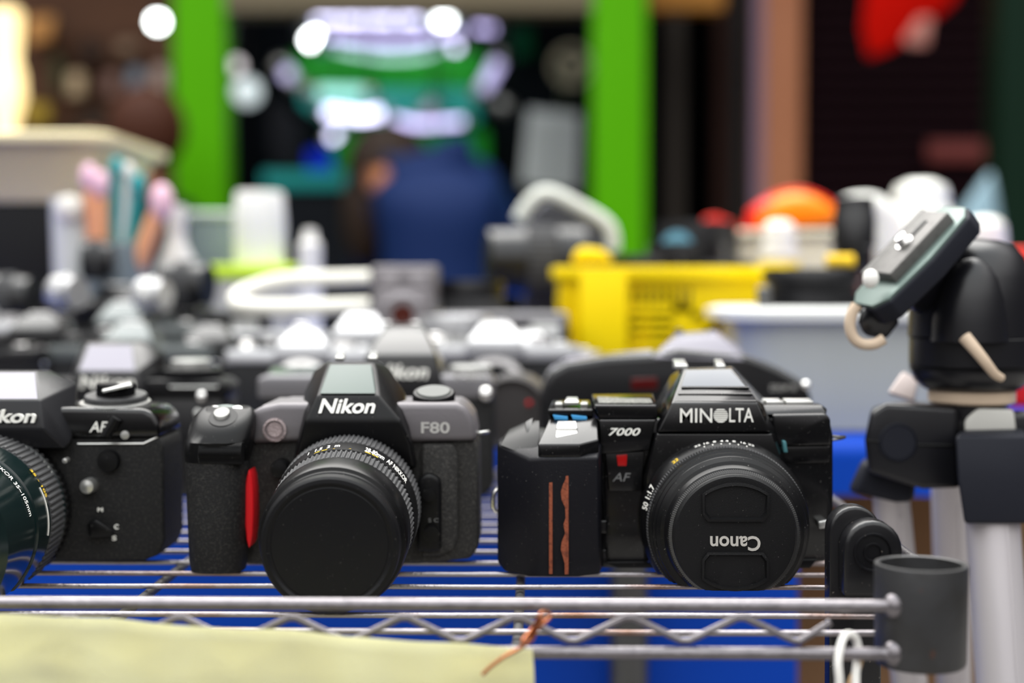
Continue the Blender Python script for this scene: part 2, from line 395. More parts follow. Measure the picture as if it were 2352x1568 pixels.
# side latch between grip and body
b = tube([pp(1384,1062,0.6035),pp(1384,1130,0.6035),pp(1387,1170,0.604),pp(1385,1250,0.604),pp(1384,1300,0.604)],0.0006,8)
b = slab([(1376,1195),(1394,1195),(1394,1225),(1376,1225)],0.6025,MY,0.0005,bm=b)
b = slab([(1376,1262),(1392,1262),(1396,1300),(1374,1300)],0.6035,MY,0.0004,bm=b)
fin('door_latch', b, GLOSS, body)
# LCD hump and number panel
b = hpx([(1365,930,0.604),(1508,930,0.604),(1377,962,0.604),(1511,962,0.604),(1359,905,0.636),(1500,903,0.636),(1362,960,0.634),(1506,960,0.634)],0.0006)
fin('display_hump', b, GLOSS, cm)
zt2 = pp(1430,917,0.62)
b = hpx([(1375,925,0.607),(1500,925,0.607),(1370,907.5,0.633),(1490,907,0.633),(1375,930,0.61),(1490,930,0.61)],0.0002)
fin('dusty_display', b, mat('dusty_window', (0.10,0.10,0.09), 0.6, vary=0.9, vscale=900, vcol=(0.3,0.3,0.27)), cm, label='dust-covered display window')
b = slab([(1377,964),(1506,964),(1492,1034),(1378,1042)],0.6015,MY,0.0005)
np_ = fin('name_panel', b, GLOSS, cm)
fin('lettering', textbm('7000',1398,1471,983,1000,0.6012,shear=0.3,bold=0.012), WHITE, np_)
b = slab([(1390,1040),(1480,1036),(1474,1127),(1398,1127)],0.6035,MY,0.0004)
afp = fin('autofocus_panel', b, GLOSS, cm)
fin('lamp_window', slab([(1416,1045),(1441,1043),(1439,1070),(1419,1070)],0.603,MY,0.0002), mat('dark_red_window',(0.35,0.004,0.004),0.15), afp, label='dark red lamp window')
fin('lettering', textbm('AF',1407,1449,1086,1105,0.6033,shear=0.28,bold=0.0), mat('grey_lettering',(0.16,0.16,0.16),0.5), afp)
# prism
b = hpx([(1543,925.5,0.597),(1741,925.5,0.597),(1768,991.5,0.596),(1511,991.5,0.596),
         (1552,918,0.6),(1738,918,0.6),(1560,889,0.607),(1718,889,0.607),(1571,848,0.618),(1682,846,0.618),(1565,845,0.64),(1682,841,0.64),
         (1500,935,0.64),(1775,935,0.64),(1500,1000,0.64),(1790,1000,0.64),(1540,862,0.64),(1505,1000,0.61),(1790,1000,0.607)],0.0007)
prism = fin('prism_housing', b, GLOSS, cm)
b = hpx([(1565,887,0.6068),(1713,887,0.6068),(1576,851,0.6165),(1677,849,0.6165),(1570,870,0.6135),(1700,870,0.6135)],0.0002)
fin('flash_window', b, mat('smoked_window',(0.02,0.03,0.05),0.06), prism)
for yv, yd in ((921.5,0.5985),(905,0.6022),(890,0.6058)):
    wd = (924-yv)*0.5
    fin('ridge', tube([pp(1548+wd,yv,yd),pp(1738-wd,yv,yd)],0.00045,8), GLOSS, prism)
ly = 0.5958
logo = None
b = textbm('MIN',1562,1636,938,970,ly,bold=0.004)
b = join(b, textbm('LTA',1675,1731,937,969,ly,bold=0.004))
cc = pp(1655.5,954,ly); R_ = mm(16.5,ly)
for k in range(7):
    z0 = R_*(-1+2*k/7+0.03); z1 = R_*(-1+2*(k+1)/7-0.09*(0.6+0.1*k))
    pl = []
    n_ = 6
    for t in range(n_+1):
        z = z0+(z1-z0)*t/n_; x = math.sqrt(max(R_*R_-z*z,0)); pl.append((cc.x+x, cc.z+z))
    for t in range(n_,-1,-1):
        z = z0+(z1-z0)*t/n_; x = math.sqrt(max(R_*R_-z*z,0)); pl.append((cc.x-x, cc.z+z))
    b = slab(pl, ly, ly+0.0004, 0, bm=b, px=False)
fin('lettering', b, WHITE, prism)
for xa,xb,xc in ((1545,1580,1552),(1640,1666,1645)):
    b = hpx([(xa+6,838,0.628),(xb,838,0.628),(xa+6,848,0.628),(xb,848,0.628),(xa,824,0.645),(xb-8,824,0.645),(xa,846,0.645),(xb-8,846,0.645)],0.0003)
    fin('accessory_rail', b, SATCH, prism)
# skirt around the mount
b = hpx([(1509,995,0.5975),(1772,995,0.5975),(1808,1095,0.598),(1806,1290,0.601),(1490,1290,0.601),(1484,1095,0.599),(1500,990,MY),(1785,990,MY),(1815,1100,MY),(1815,1295,MY),(1478,1295,MY),(1470,1100,MY)],0.0007)
fin('mount_block', b, GLOSS, cm)
b = hpx([(1790,1010,0.6035),(1806,1015,0.6035),(1820,1090,0.6035),(1808,1092,0.6035),(1790,1010,MY),(1806,1015,MY),(1822,1090,MY),(1808,1092,MY)],0.0004)
fin('teal_button', slab([(1797,1011),(1806,1013),(1810,1040),(1800,1040)],0.6028,MY,0.0006), mat('teal_plastic',(0.06,0.17,0.19),0.35), cm)
fin('lens_release', slab([(1818,1100),(1838,1104),(1842,1150),(1824,1158)],0.599,MY,0.0012), SATIN, cm)
fin('lens_release', slab([(1829,1128),(1841,1130),(1841,1158),(1831,1158)],0.5985,MY,0.0004), SATCH, cm)
fin('lock_tab', slab([(1880,1198),(1900,1194),(1902,1212),(1882,1214)],0.604,MY,0.0003), SATCH, body)
# lugs
c = pp(1918,1008,0.618)
b = tube(smoothpath([c+Vector(q) for q in ((-0.004,0,0.001),(0.001,-0.0035,0.0012),(0.004,0,0.0008),(0.0035,0.003,0),(0,0.004,-0.0008),(-0.004,0.002,-0.001))],4,True),0.0006,8,closed=True)
fin('strap_lug', b, STEELD, cm)
c = pp(1139,1150,0.615)
fin('strap_lug', tube(smoothpath([c+Vector(q) for q in ((0.003,0,0.006),(-0.0005,-0.001,0.004),(-0.001,-0.001,-0.003),(0.003,0,-0.006))],5),0.0009,8), CHROME, cm)
# lens
cap_c = pp(1689,1232,0.562); A = cap_c; B = cap_c+Vector((0,1,0))
lens = fin('lens', lathe(A, B, [(0.046,0.0),(0.046,0.0336),(0.032,0.0336),(0.0312,0.0333),(0.0272,0.0314),(0.0268,0.031),
    (0.0265,0.0312),(0.0212,0.0312),(0.0208,0.0305),(0.0202,0.0309),(0.0165,0.0309),(0.0158,0.0300),(0.015,0.0302),(0.0135,0.0300),(0.0125,0.0288),(0.012,0.0291),(0.0112,0.0289),
    (0.0095,0.0272),(0.0085,0.0275),(0.0078,0.0262),(0.0055,0.0252),(0.005,0.0246),(0.0035,0.0243),(0.0035,0.0)],160), LBARREL, cm, 22)
fin('focus_ring', lathe(A,B,[(0.0262,0.031),(0.0258,0.03165),(0.0222,0.03165),(0.0218,0.031)],knurl={1:(170,0.0005),2:(170,0.0005)}), KNURL, lens, 20)
fin('filter_thread', lathe(A,B,[(0.0052,0.0240),(0.0049,0.0248),(0.0030,0.0248),(0.0027,0.0236)],knurl={1:(190,0.0003),2:(190,0.0003)}), mat('worn_thread',(0.07,0.07,0.07),0.35,metal=0.6), lens, 20)
capo = fin('lens_cap', lathe(A,B,[(0.006,0.0225),(0.0022,0.0236),(0.0008,0.0233),(0.0001,0.0226),(0,0.0218),(0.0005,0.0),],128), mat('cap_plastic',(0.006,0.006,0.0065),0.38,bump=0.15,bscale=3000,dust=0.08,dscale=2000), lens, 25)
def arcpoly(sign, r, inset):
    # a clip: outer arc and inner trapezoid, in local mm around the cap centre
    o = []
    for i in range(13):
        a = math.radians(128-76*i/12); o.append((r*math.cos(a), sign*r*math.sin(a)))
    o += [(0.0125-inset, sign*0.0085),(0.0105-inset,sign*(0.0058+inset)),(-0.0105+inset,sign*(0.0058+inset)),(-0.0125+inset,sign*0.0085)]
    return o
for sg in (1,-1):
    pl = [(A.x+x, A.z+z) for x,z in arcpoly(sg, 0.0205, 0)]
    b = bmesh.new()
    o3 = [b.verts.new((x, A.y-0.0012, z)) for x,z in pl]
    inn = [(A.x+(x)*0.93, A.z+sg*0.0125+(z-sg*0.0125)*0.86) for x,z in arcpoly(sg,0.0205,0)]
    i3 = [b.verts.new((x, A.y-0.0014, z)) for x,z in inn]
    d3 = [b.verts.new((A.x+(x-A.x)*0.93, A.y+0.0008+0.0012*((z-A.z)*sg > 0.012), A.z+sg*0.0125+(z-A.z-sg*0.0125)*0.88)) for x,z in inn]
    bk = [b.verts.new((x, A.y+0.0009, z)) for x,z in pl]
    n_ = len(pl)
    for i in range(n_):
        j = (i+1)%n_
        b.faces.new((o3[i],i3[i],i3[j],o3[j])); b.faces.new((i3[i],d3[i],d3[j],i3[j])); b.faces.new((bk[i],o3[i],o3[j],bk[j]))
    b.faces.new(d3)
    bevel(b,0.0002,2,30)
    fin('cap_clip', b, MATS['cap_plastic'], capo, 40)
fin('lettering', textbm('Canon',1631,1747,1231,1265,A.y-0.00012,bold=0.02,flip=True,depth=0.0004), mat('embossed_grey',(0.42,0.40,0.37),0.4), capo)
# scale marks on the barrel
def barrel_text(s, ang0, ang1, tpos, r, h, P0, P1, bold=0.0, r1=None):
    c = bpy.data.curves.new('tmp','FONT'); c.body = s; c.offset = bold; c.resolution_u = 3
    o = bpy.data.objects.new('tmp', c); COL.objects.link(o); bpy.context.view_layer.update()
    me = bpy.data.meshes.new_from_object(o.evaluated_get(bpy.context.evaluated_depsgraph_get()))
    bpy.data.objects.remove(o); bpy.data.curves.remove(c)
    b = bmesh.new(); b.from_mesh(me); bpy.data.meshes.remove(me)
    xs = [v.co.x for v in b.verts]; ys = [v.co.y for v in b.verts]
    P0 = Vector(P0); ax = (Vector(P1)-P0).normalized()
    rt = Vector((1,0,0)); rt = (rt-ax*rt.dot(ax)).normalized(); up = rt.cross(ax).normalized()
    if up.z < 0: up = -up
    for v in b.verts:
        u = (v.co.x-min(xs))/(max(xs)-min(xs)); t = (v.co.y-min(ys))/(max(ys)-min(ys))
        v.co = Vector((u,t,0))
    for v in b.verts:
        u, t = v.co.x, v.co.y
        a = math.radians(ang0+(ang1-ang0)*u)
        v.co = P0+ax*(tpos+h*t)+(rt*math.cos(a)+up*math.sin(a))*(r+((r1-r)*t if r1 else 0)+0.00012)
    return b
b = barrel_text('22 16  8  4 4  8  16 22',112,70,0.0296,0.0326,0.0011,A,B,0.01,r1=0.0331)
b = join(b, barrel_text('I  I  I  I  I  I',106,75,0.0280,0.0318,0.0007,A,B,0.0,r1=0.0321))
fin('lettering', b, WHITE, lens)
fin('lettering', barrel_text('50 1:1.7',170,152,0.0276,0.0316,0.0034,A,B,0.01,r1=0.0333), WHITE, lens)
fin('lettering', barrel_text('22',131,126,0.0278,0.0317,0.0016,A,B,0.02,r1=0.0325), YEL, lens)

# ================================================================== graphite SLR with oval cap (centre left)
FY = 0.612
c8 = thing('film_camera', 'graphite and black film camera with red grip accent and large plain lens cap', 'camera', P3(pp(770,1300,FY).x,0.62,0)); ONRACK.add(c8.name)
# lower rubber body, upper graphite cover
b = slab([(575,1008),(1090,1008),(1098,1030),(1100,1255),(1080,1284),(960,1296),(600,1300),(560,1296),(556,1020)],FY,FY+0.034,0.003,4)
bd = fin('body', b, RUB, c8)
b = slab([(560,1020),(560,960),(592,935),(640,925),(1050,925),(1068,932),(1086,958),(1097,1013),(960,1016),(700,1014)],FY-0.003,FY+0.035,0.0028,4)
up8 = fin('top_cover', b, F80G, c8)
b = hpx([(600,930,FY),(720,925,FY),(640,912,FY+0.03),(740,912,FY+0.03),(600,950,FY),(720,950,FY),(640,940,FY+0.03),(740,940,FY+0.03)],0.001)
fin('top_deck', b, F80G, up8)
# grip
def oval(cx,cy,rx,ry,Y,n=24): 
    return [(cx+rx*math.cos(2*PI*i/n), cy+ry*math.sin(2*PI*i/n), Y) for i in range(n)]
def ring3(c, rx, ry, n=32, ex=2.4):
    out = []
    for i in range(n):
        a = 2*PI*i/n; ca, sa = math.cos(a), math.sin(a)
        out.append(Vector((c.x+rx*math.copysign(abs(ca)**(2/ex),ca), c.y+ry*math.copysign(abs(sa)**(2/ex),sa), c.z)))
    return out
def loftrings(rings, bm=None, cap=True):
    b = bmesh.new(); V = [[b.verts.new(p) for p in r_] for r_ in rings]
    for A_, B_ in zip(V, V[1:]):
        n_ = len(A_)
        for k in range(n_): j = (k+1)%n_; b.faces.new((A_[k],B_[k],B_[j],A_[j]))
    if cap: b.faces.new(V[0][::-1]); b.faces.new(V[-1])
    return join(bm,b)
rings = []
GY = 0.603
for py, x0, x1, ry in ((1326,452,548,0.006),(1322,446,558,0.009),(1310,441,564,0.0115),(1280,437,568,0.013),(1180,433,572,0.0135),(1110,430,573,0.0132),(1065,428,573,0.0128),(1052,428,572,0.0125)):
    c = pp((x0+x1)/2,py,GY); rings.append(ring3(c, mm((x1-x0)/2,GY), ry))
g8 = fin('grip', loftrings(rings), GRIPM, c8, 60)
rings = []
for py, x0, x1, ry, dy in ((1056,428,572,0.0128,0),(1040,426,578,0.0135,0),(1010,427,584,0.0138,0),(975,434,586,0.0136,0.001),(955,444,584,0.0128,0.002),(942,456,578,0.0112,0.003),(936,468,568,0.009,0.004)):
    c = pp((x0+x1)/2,py,GY); c.y += dy; 
    rg = ring3(c, mm((x1-x0)/2,GY), ry)
    for p in rg: p.z -= max(0,(c.y-p.y))*0.55*(1 if py < 1000 else 0)
    rings.append(rg)
pod8 = fin('shutter_pod', loftrings(rings), SATIN, c8, 60)
# tilted top plate of the pod
def tilted_disc(c, rx, ry, h, tilt, n=48, bm=None):
    b = bmesh.new(); rr = []
    for z,s in ((0,0.94),(h*0.7,1.0) ) [::-1]: pass
    lv = [(-0.004,1.0),(h*0.5,1.0),(h,0.93)]
    V = []
    for z, s in lv:
        V.append([b.verts.new((c.x+rx*s*math.cos(2*PI*i/n), c.y+ry*s*math.sin(2*PI*i/n), c.z+z+tilt*ry*math.sin(2*PI*i/n))) for i in range(n)])
    for A_,B_ in zip(V,V[1:]):
        for k in range(n): j=(k+1)%n; b.faces.new((A_[k],B_[k],B_[j],A_[j]))
    b.faces.new(V[0][::-1]); b.faces.new(V[-1])
    return join(bm,b)
pc = pp(510,972,GY)
tp8 = fin('pod_plate', tilted_disc(pc+Vector((0,0.0,0.0005)),0.0108,0.0095,0.0012,0.55), mat('grey_green_plate',(0.17,0.20,0.185),0.35), pod8)
dc = pp(512,975,0.600)
pd8 = fin('power_dial', tilted_disc(dc+Vector((0,0.0005,0.001)),0.0062,0.0058,0.0022,0.55), SATIN, pod8)
fin('shutter_button', tilted_disc(dc+Vector((-0.0008,0.0015,0.0038)),0.0033,0.0031,0.0012,0.55), mat('grey_button_metal',(0.2,0.2,0.19),0.45,metal=0.6), pd8)
for xx in (492,545):
    q = pp(xx,946,0.609); fin('small_button', tilted_disc(q,0.0021,0.0017,0.0016,0.5,24), SATCH, pod8)
q = pp(505,1043,GY-0.0135)
fin('command_wheel', lathe(q+Vector((-0.0085,0.0035,0)),q+Vector((1,0.0035,0)),[(0,0),(0,0.0046),(0.017,0.0046),(0.017,0)],knurl={1:(44,0.0004),2:(44,0.0004)}), SATIN, pod8, 20)
b = slab([(562,1120),(566,1095),(571,1078),(577,1095),(581,1130),(582,1180),(580,1225),(576,1250),(571,1260),(566,1240),(562,1200)],0.5985,0.612,0.0008)
fin('red_accent', b, mat('red_accent_plastic',(0.55,0.01,0.015),0.35), c8, label='red curved accent beside the grip')
lc = pp(630,987.5,FY-0.004)
lf = fin('focus_lamp', lathe(lc,lc+Vector((0,1,0)),[(0.001,0),(0.0006,0.0028),(0.0012,0.0036),(0,0.0040),(0.0002,0.0048),(0.003,0.0050)],48), mat('lamp_glass',(0.35,0.28,0.28),0.12,metal=0.4,bump=0.8,bscale=1500), c8)
# prism
b = hpx([(728,906.5,0.601),(869,906.5,0.601),(700,965,0.5965),(920,965,0.5965),(685,1020,0.598),(945,1020,0.598),(672,1070,0.604),(955,1075,0.604),
    (752,834,0.626),(859,834,0.626),(752,829,0.642),(862,829,0.642),(895,845,0.64),(722,850,0.642),(930,900,0.63),(700,900,0.632),
    (690,960,0.645),(945,960,0.64),(680,1070,0.615),(960,1070,0.615)],0.0016,4)
pr8 = fin('prism_housing', b, SATIN, c8)
b = hpx([(733,904,0.6008),(864,904,0.6008),(757,836,0.6245),(854,836,0.6245),(745,880,0.615),(862,880,0.615)],0.0006)
fin('flash_cover', b, mat('flash_cover_reflection',(0.045,0.07,0.062),0.3), pr8)  # greenish reflection on the slope put into the cover's base colour
fin('lettering', textbm('Nikon',731,861,917,949,0.5970,shear=0.22,bold=0.02,depth=0.0014,tilt=0.42), WHITE, pr8)
for xa in (770,846):
    b = hpx([(xa,820,0.636),(xa+20,820,0.636),(xa,828,0.636),(xa+20,828,0.636),(xa+6,806,0.655),(xa+22,806,0.655),(xa+6,822,0.655),(xa+22,822,0.655)],0.0002)
    fin('accessory_rail', b, SATCH, pr8)
# mode dial
fin('mode_dial', disc_z(996,900,0.622,49,0.0040,0.0006,60,lean=0.30), SATIN, c8, 20)
md = disc_z(996,896.5,0.622,40,0.0015,0.0005,lean=0.30); fin('dial_face', md, mat('dial_face_grey',(0.05,0.055,0.05),0.3), c8)
b = textbm('A P S M',962,1030,884,896,0.6245,depth=0.0001)
b.free()
fin('dial_base', disc_z(998,922,0.622,56,0.002,0.0006,lean=0.2), F80G, c8)
fin('lettering', textbm('F80',967,1033,969,995,FY-0.0033,bold=0.022), SILVERP, up8)
c = pp(1092,997,0.622)
b = tube(smoothpath([c+Vector(q) for q in ((-0.002,0,0.0),(0.002,-0.0035,0.001),(0.0055,-0.001,0.0012),(0.004,0.003,0.0004),(0.0,0.004,0))],4,True),0.0007,8,closed=True)
fin('strap_lug', b, SATCH, c8)
# right front pads
b = slab([(968,1020),(1040,1020),(1052,1040),(1053,1225),(1045,1262),(1015,1276),(968,1280)],FY-0.0035,FY,0.0018,4)
fin('front_pad', b, RUB, bd)
b = slab(roundtop(957,1013,1088,1266),FY-0.007,FY,0.0016)
fs = fin('focus_selector', b, SATIN, c8)
fin('round_button', disc_y(986,1138,FY-0.0095,15,0.004), SATIN, fs)
fin('selector_knob', disc_y(990,1228,FY-0.0105,19,0.005), SATIN, fs)
fin('lettering', textbm('S C',984,1007,1190,1199,FY-0.0072,depth=0.0002), mat('grey_lettering',(0.16,0.16,0.16)), fs)
fin('side_button', disc_y(640,1078,FY-0.009,21,0.009,dome=0.001), SATIN, c8)
# zoom lens, drooping a little
PF = pp(757,1254,0.518); PRr = pp(806,1154,0.605)
ax8 = (PRr-PF); L8 = ax8.length
def rr(px_, Y): return mm(px_, Y)
ln8 = fin('lens', lathe(PF,PRr,[(L8,0),(L8,0.0280),(0.080,0.0280),(0.0795,0.0274),(0.0615,0.0274),(0.061,0.0283),(0.0600,0.0284),(0.0455,0.0276),(0.045,0.0262),(0.031,0.0255),(0.0305,0.0268),(0.028,0.0270),(0.013,0.0266),
     (0.0115,0.0260),(0.0110,0.0248),(0.0095,0.0240),(0.0091,0.0246),(0.0084,0.0246),(0.0080,0.0240),(0.0060,0.0239),(0.0055,0.0242),(0.0035,0.0242),(0.003,0)],160), LBARREL, c8, 22)
fin('zoom_ring', lathe(PF,PRr,[(0.0795,0.0274),(0.079,0.0289),(0.0622,0.0286),(0.0615,0.0272)],knurl={1:(96,0.0006),2:(96,0.0006)}), KNURL, ln8, 20)
fin('focus_ring', lathe(PF,PRr,[(0.0448,0.0262),(0.0443,0.0276),(0.0315,0.0268),(0.031,0.0255)],knurl={1:(92,0.0006),2:(92,0.0006)}), KNURL, ln8, 20)
b = barrel_text('28-80mm  AF NIKKOR',72,30,0.0485,0.0278,0.0075,PF,PRr,0.012,r1=0.0282)
b = join(b, barrel_text('1  1.5  2  m',118,92,0.0500,0.0279,0.0055,PF,PRr,0.012,r1=0.0282))
fin('lettering', b, WHITE, ln8)
fin('lettering', barrel_text('35 .   .   50',112,60,0.0470,0.0277,0.0022,PF,PRr,0.02), YEL, ln8)
cp8 = fin('lens_cap', lathe(PF,PRr,[(0.0055,0.0246),(0.001,0.0243),(0.0002,0.0235),(0,0.0222),(0.0003,0.0217),(0.0007,0.0212),(0.0008,0.0206),(0.0006,0.0203),(0.00065,0)],160), mat('plain_cap_plastic',(0.005,0.005,0.006),0.42,dust=0.05,dscale=1500), ln8, 20)

# ================================================================== cropped SLR at the left edge
NY = 0.615
c5 = thing('film_camera', 'black film camera cut off by the left edge, with a long zoom lens', 'camera', P3(pp(100,1300,NY).x,0.625,0)); ONRACK.add(c5.name)
b = slab([(-260,1005),(366,1003),(375,1020),(378,1240),(366,1274),(330,1288),(-260,1300)],NY,NY+0.034,0.004,4)
b5 = fin('body', b, GRIPM, c5)
b = slab([(-260,935),(160,935),(330,938),(352,950),(367,975),(368,1004),(-260,1008)],NY-0.002,NY+0.035,0.0022,4)
u5 = fin('top_cover', b, GLOSS, c5)
fin('trim_line', tube([pp(178,1019,NY-0.0003),pp(330,1018,NY-0.0003),pp(362,1003,NY+0.0005)],0.0004,8), SATCH, u5)
b = hpx([(-160,851,0.626),(83,852,0.626),(-170,919,0.603),(91,919,0.603),(-180,985,0.600),(100,985,0.600),(-190,1030,0.603),(150,1030,0.606),(165,1008,0.611),
         (112,937,0.606),(116,852,0.634),(178,880,0.632),(-160,850,0.65),(116,850,0.65),(178,935,0.645),(165,1010,0.64),(-190,1010,0.64)],0.0009)
p5 = fin('prism_housing', b, mat('satin_black_metal',(0.016,0.016,0.018),0.3,bump=0.08,bscale=2500), c5)
b = hpx([(-158,855,0.6245),(80,855,0.6245),(-165,916,0.6038),(87,916,0.6038),(0,890,0.616)],0.0002)
fin('prism_slope_sheen', b, mat('prism_sheen_grey',(0.22,0.21,0.25),0.42), p5)  # sky reflection on the prism slope, put into this shell's pale grey
fin('lettering', textbm('Nikon',-62,81,941,971,0.5985,shear=0.22,bold=0.02,depth=0.0014), WHITE, p5)
fin('lettering', textbm('AF',205,247,968,992,NY-0.0023,shear=0.25,bold=0.005), WHITE, u5)
ps = fin('film_speed_dial', disc_z(266,905,0.630,72,0.0050,0.0006,70,lean=0.12), mat('grey_dial_metal',(0.09,0.09,0.092),0.35,metal=0.6), c5, 20)
fin('dial_skirt', disc_z(262,927,0.630,84,0.004,0.0006), GLOSS, ps)
fin('serrated_ring', disc_z(264,921,0.628,82,0.0022,0.0004,90,lean=0.1), SATCH, c5, 20)
fin('shutter_dial', disc_z(266,880,0.630,44,0.006,0.0006,40), SATIN, c5, 20)
b = hpx([(232,896,0.62),(300,880,0.62),(236,903,0.62),(306,888,0.62),(240,884,0.632),(302,872,0.632)],0.0006)
fin('dial_pointer', b, SATCH, c5)
fin('small_knob', disc_z(186,930,0.625,20,0.005,0.0008), SATCH, c5)
b = tube([pp(243,1000,NY-0.005),pp(268,960,NY-0.005)],0.0021,12)
fin('lever', b, SATIN, u5)
fin('screw', disc_y(286,999,NY-0.0028,10,0.002), SATCH, u5)
fin('front_button', disc_y(246,1060,NY-0.004,26,0.006,dome=0.001), SATIN, c5)
fin('release_button', disc_y(198,1118,NY-0.007,18,0.008,dome=0.0015), SATCH, c5)
fin('mode_lever', hpx([(200,1200,NY-0.005),(220,1190,NY-0.005),(262,1218,NY-0.005),(258,1232,NY-0.005),(205,1235,NY-0.005),(200,1200,NY),(220,1190,NY),(262,1218,NY),(258,1232,NY),(205,1235,NY)],0.0012), SATIN, c5)
b = textbm('M',224,236,1166,1175,NY-0.0004,depth=0.0004,bold=0.02); b = join(b, textbm('C',262,272,1204,1215,NY-0.0004,depth=0.0004,bold=0.02)); b = join(b, textbm('S',257,267,1230,1241,NY-0.0004,depth=0.0004,bold=0.02))
fin('lettering', b, WHITE, b5)
fin('screw', disc_y(148,1058,0.603,6,0.004), SATCH, c5)
Pf = pp(-190,1262,0.515); Pr = pp(-24,1172,0.608)
L5 = (Pr-Pf).length
l5 = fin('lens', lathe(Pf,Pr,[(L5,0),(L5,0.0318),(0.088,0.0318),(0.0875,0.031),(0.084,0.0308),(0.060,0.0308),(0.0595,0.0322),(0.040,0.0322),(0.0395,0.0315),(0.030,0.0315),(0.02,0.031),(0.0,0.031),(0.0,0.028),(0.004,0.027),(0.004,0)],160),
   mat('dark_green_black_enamel',(0.004,0.011,0.011),0.13), c5, 22)
fin('zoom_ring', lathe(Pf,Pr,[(0.0835,0.0306),(0.083,0.0328),(0.061,0.0328),(0.0605,0.0306)],knurl={1:(84,0.0007),2:(84,0.0007)}), KNURL, l5, 20)
fin('aperture_ring', lathe(Pf,Pr,[(0.0955,0.0318),(0.095,0.0328),(0.0885,0.0328),(0.088,0.0318)],knurl={1:(70,0.0006),2:(70,0.0006)}), SATIN, l5, 20)
b = barrel_text('22  16  11  8  5.6',72,30,0.0855,0.0312,0.0022,Pf,Pr,0.02)
fin('lettering', b, WHITE, l5)
b = barrel_text('35 - 105',40,18,0.0565,0.0326,0.0026,Pf,Pr,0.02)
fin('lettering', b, YEL, l5)
fin('lettering', barrel_text('AF NIKKOR 35~105mm',68,12,0.030,0.0318,0.0042,Pf,Pr,0.015), WHITE, l5)
tl = []
for k in range(30):
    a = math.radians(26-34*k/29); axv=(Pr-Pf).normalized()
    rt_ = Vector((1,0,0)); rt_=(rt_-axv*rt_.dot(axv)).normalized(); up_=rt_.cross(axv); up_ = -up_ if up_.z<0 else up_
    tl.append(Pf+axv*0.0555+(rt_*math.cos(a)+up_*math.sin(a))*0.0323)
fin('scale_line', tube(tl,0.00025,6), WHITE, l5)

# ================================================================== tripod at the right
TY = 0.685
tr = thing('tripod', 'silver-legged tripod with black head and tilted plate, right of the wire rack', 'tripod', (pp(2210,1300,TY).x, TY, 0))
TB = mat('tripod_black_plastic',(0.006,0.006,0.008),0.29,bump=0.1,bscale=2500)
TBM = mat('tripod_matte_black',(0.010,0.011,0.017),0.55,bump=0.15,bscale=2500)
LEGM = mat('silver_anodised_leg',(0.48,0.45,0.465),0.42,metal=0.3)
hx = 2232
def vl(name, pts, m, parent, segs=72, fy=1.0):
    """upright turned piece: list of (py, half width in px)"""
    c = [pp(hx,py,TY) for py,_ in pts]
    b = lathe((c[0].x,TY,c[0].z),(c[0].x,TY,c[0].z-1),[(0,0)]+[(c[0].z-q.z, mm(hw,TY)) for q,(_,hw) in zip(c,pts)]+[(c[0].z-c[-1].z,0)],segs)
    return fin(name,b,m,parent)
hd = vl('head_housing', [(548,20),(552,60),(565,92),(590,114),(640,130),(700,138),(772,140)], TB, tr)
vl('head_ring', [(772,136),(776,139),(836,139),(840,136),(846,137),(872,128),(890,108),(895,96)], TB, tr)
fin('seam', lathe(pp(hx,840,TY),pp(hx,840,TY)-Vector((0,0,1)),[(0,mm(137,TY)),(0.0003,mm(139.6,TY)),(0.0009,mm(139.6,TY)),(0.0012,mm(137,TY))],72), SATIN, hd)
vl('collar', [(893,92),(897,97),(920,97),(925,90)], mat('aged_cream_plastic',(0.55,0.43,0.32),0.5), tr)
vl('neck', [(920,80),(960,80)], TB, tr)
# front bullet boss
rings = []
ct = pp(2236,780,TY)
for py, hw in ((785,90),(740,88),(690,82),(640,68),(612,50),(596,32),(590,12)):
    c = pp(2236,py,TY-0.022); c.y = TY-0.016; rings.append(ring3(c, mm(hw,TY-0.022), mm(hw,TY)*0.75+0.004, 40, 2))
fin('tilt_boss', loftrings(rings), TB, tr, 60)
# the tilted plate
def obox(c, u, v, w, hu, hv, hw, bw, bm=None):
    return hull([c+u*a*hu+v*b_*hv+w*d*hw for a in (-1,1) for b_ in (-1,1) for d in (-1,1)], bw, 3, bm)
pa = pp(1985,705,0.655); pb = pp(2198,478,0.665)
u = (pb-pa).normalized(); n0 = Vector((-0.78,-0.30,0.55)); n0 = (n0-u*n0.dot(u)).normalized(); v = n0.cross(u).normalized()
pc_ = (pa+pb)/2; hu = (pb-pa).length/2
PLM = mat('plate_sky_sheen',(0.12,0.165,0.15),0.4,metal=0.3)  # grey-green of the reflected sky put into the plate's colour
pts = []
for s in (-1,1):
    for t,wd in ((-1,0.55),(-0.82,0.95),(0,1.12),(0.82,0.95),(1,0.55)):
        for d in (0,-0.0095): pts.append(pc_+u*t*hu*1.02+v*s*0.0155*wd+n0*d)
plate = fin('head_plate', hull(pts,0.0012), TBM, tr)
pts = [p+n0*0.0004 for p in []]
pts = []
for s in (-1,1):
    for t,wd in ((-1,0.5),(-0.82,0.9),(0,1.07),(0.82,0.9),(1,0.5)):
        for d in (0.0014,-0.0005): pts.append(pc_+u*t*hu*0.99+v*s*0.0152*wd+n0*d)
fin('plate_face', hull(pts,0.0004), PLM, plate, label='metal plate face in the grey-green of reflected sky')
q = fin('quick_release_plate', obox(pc_+n0*0.0035+u*0.003,u,v,n0,hu*0.62,0.0098,0.0032,0.0006), mat('worn_grey_metal',(0.13,0.125,0.12),0.5,metal=0.5,vary=0.4,vscale=300), plate)
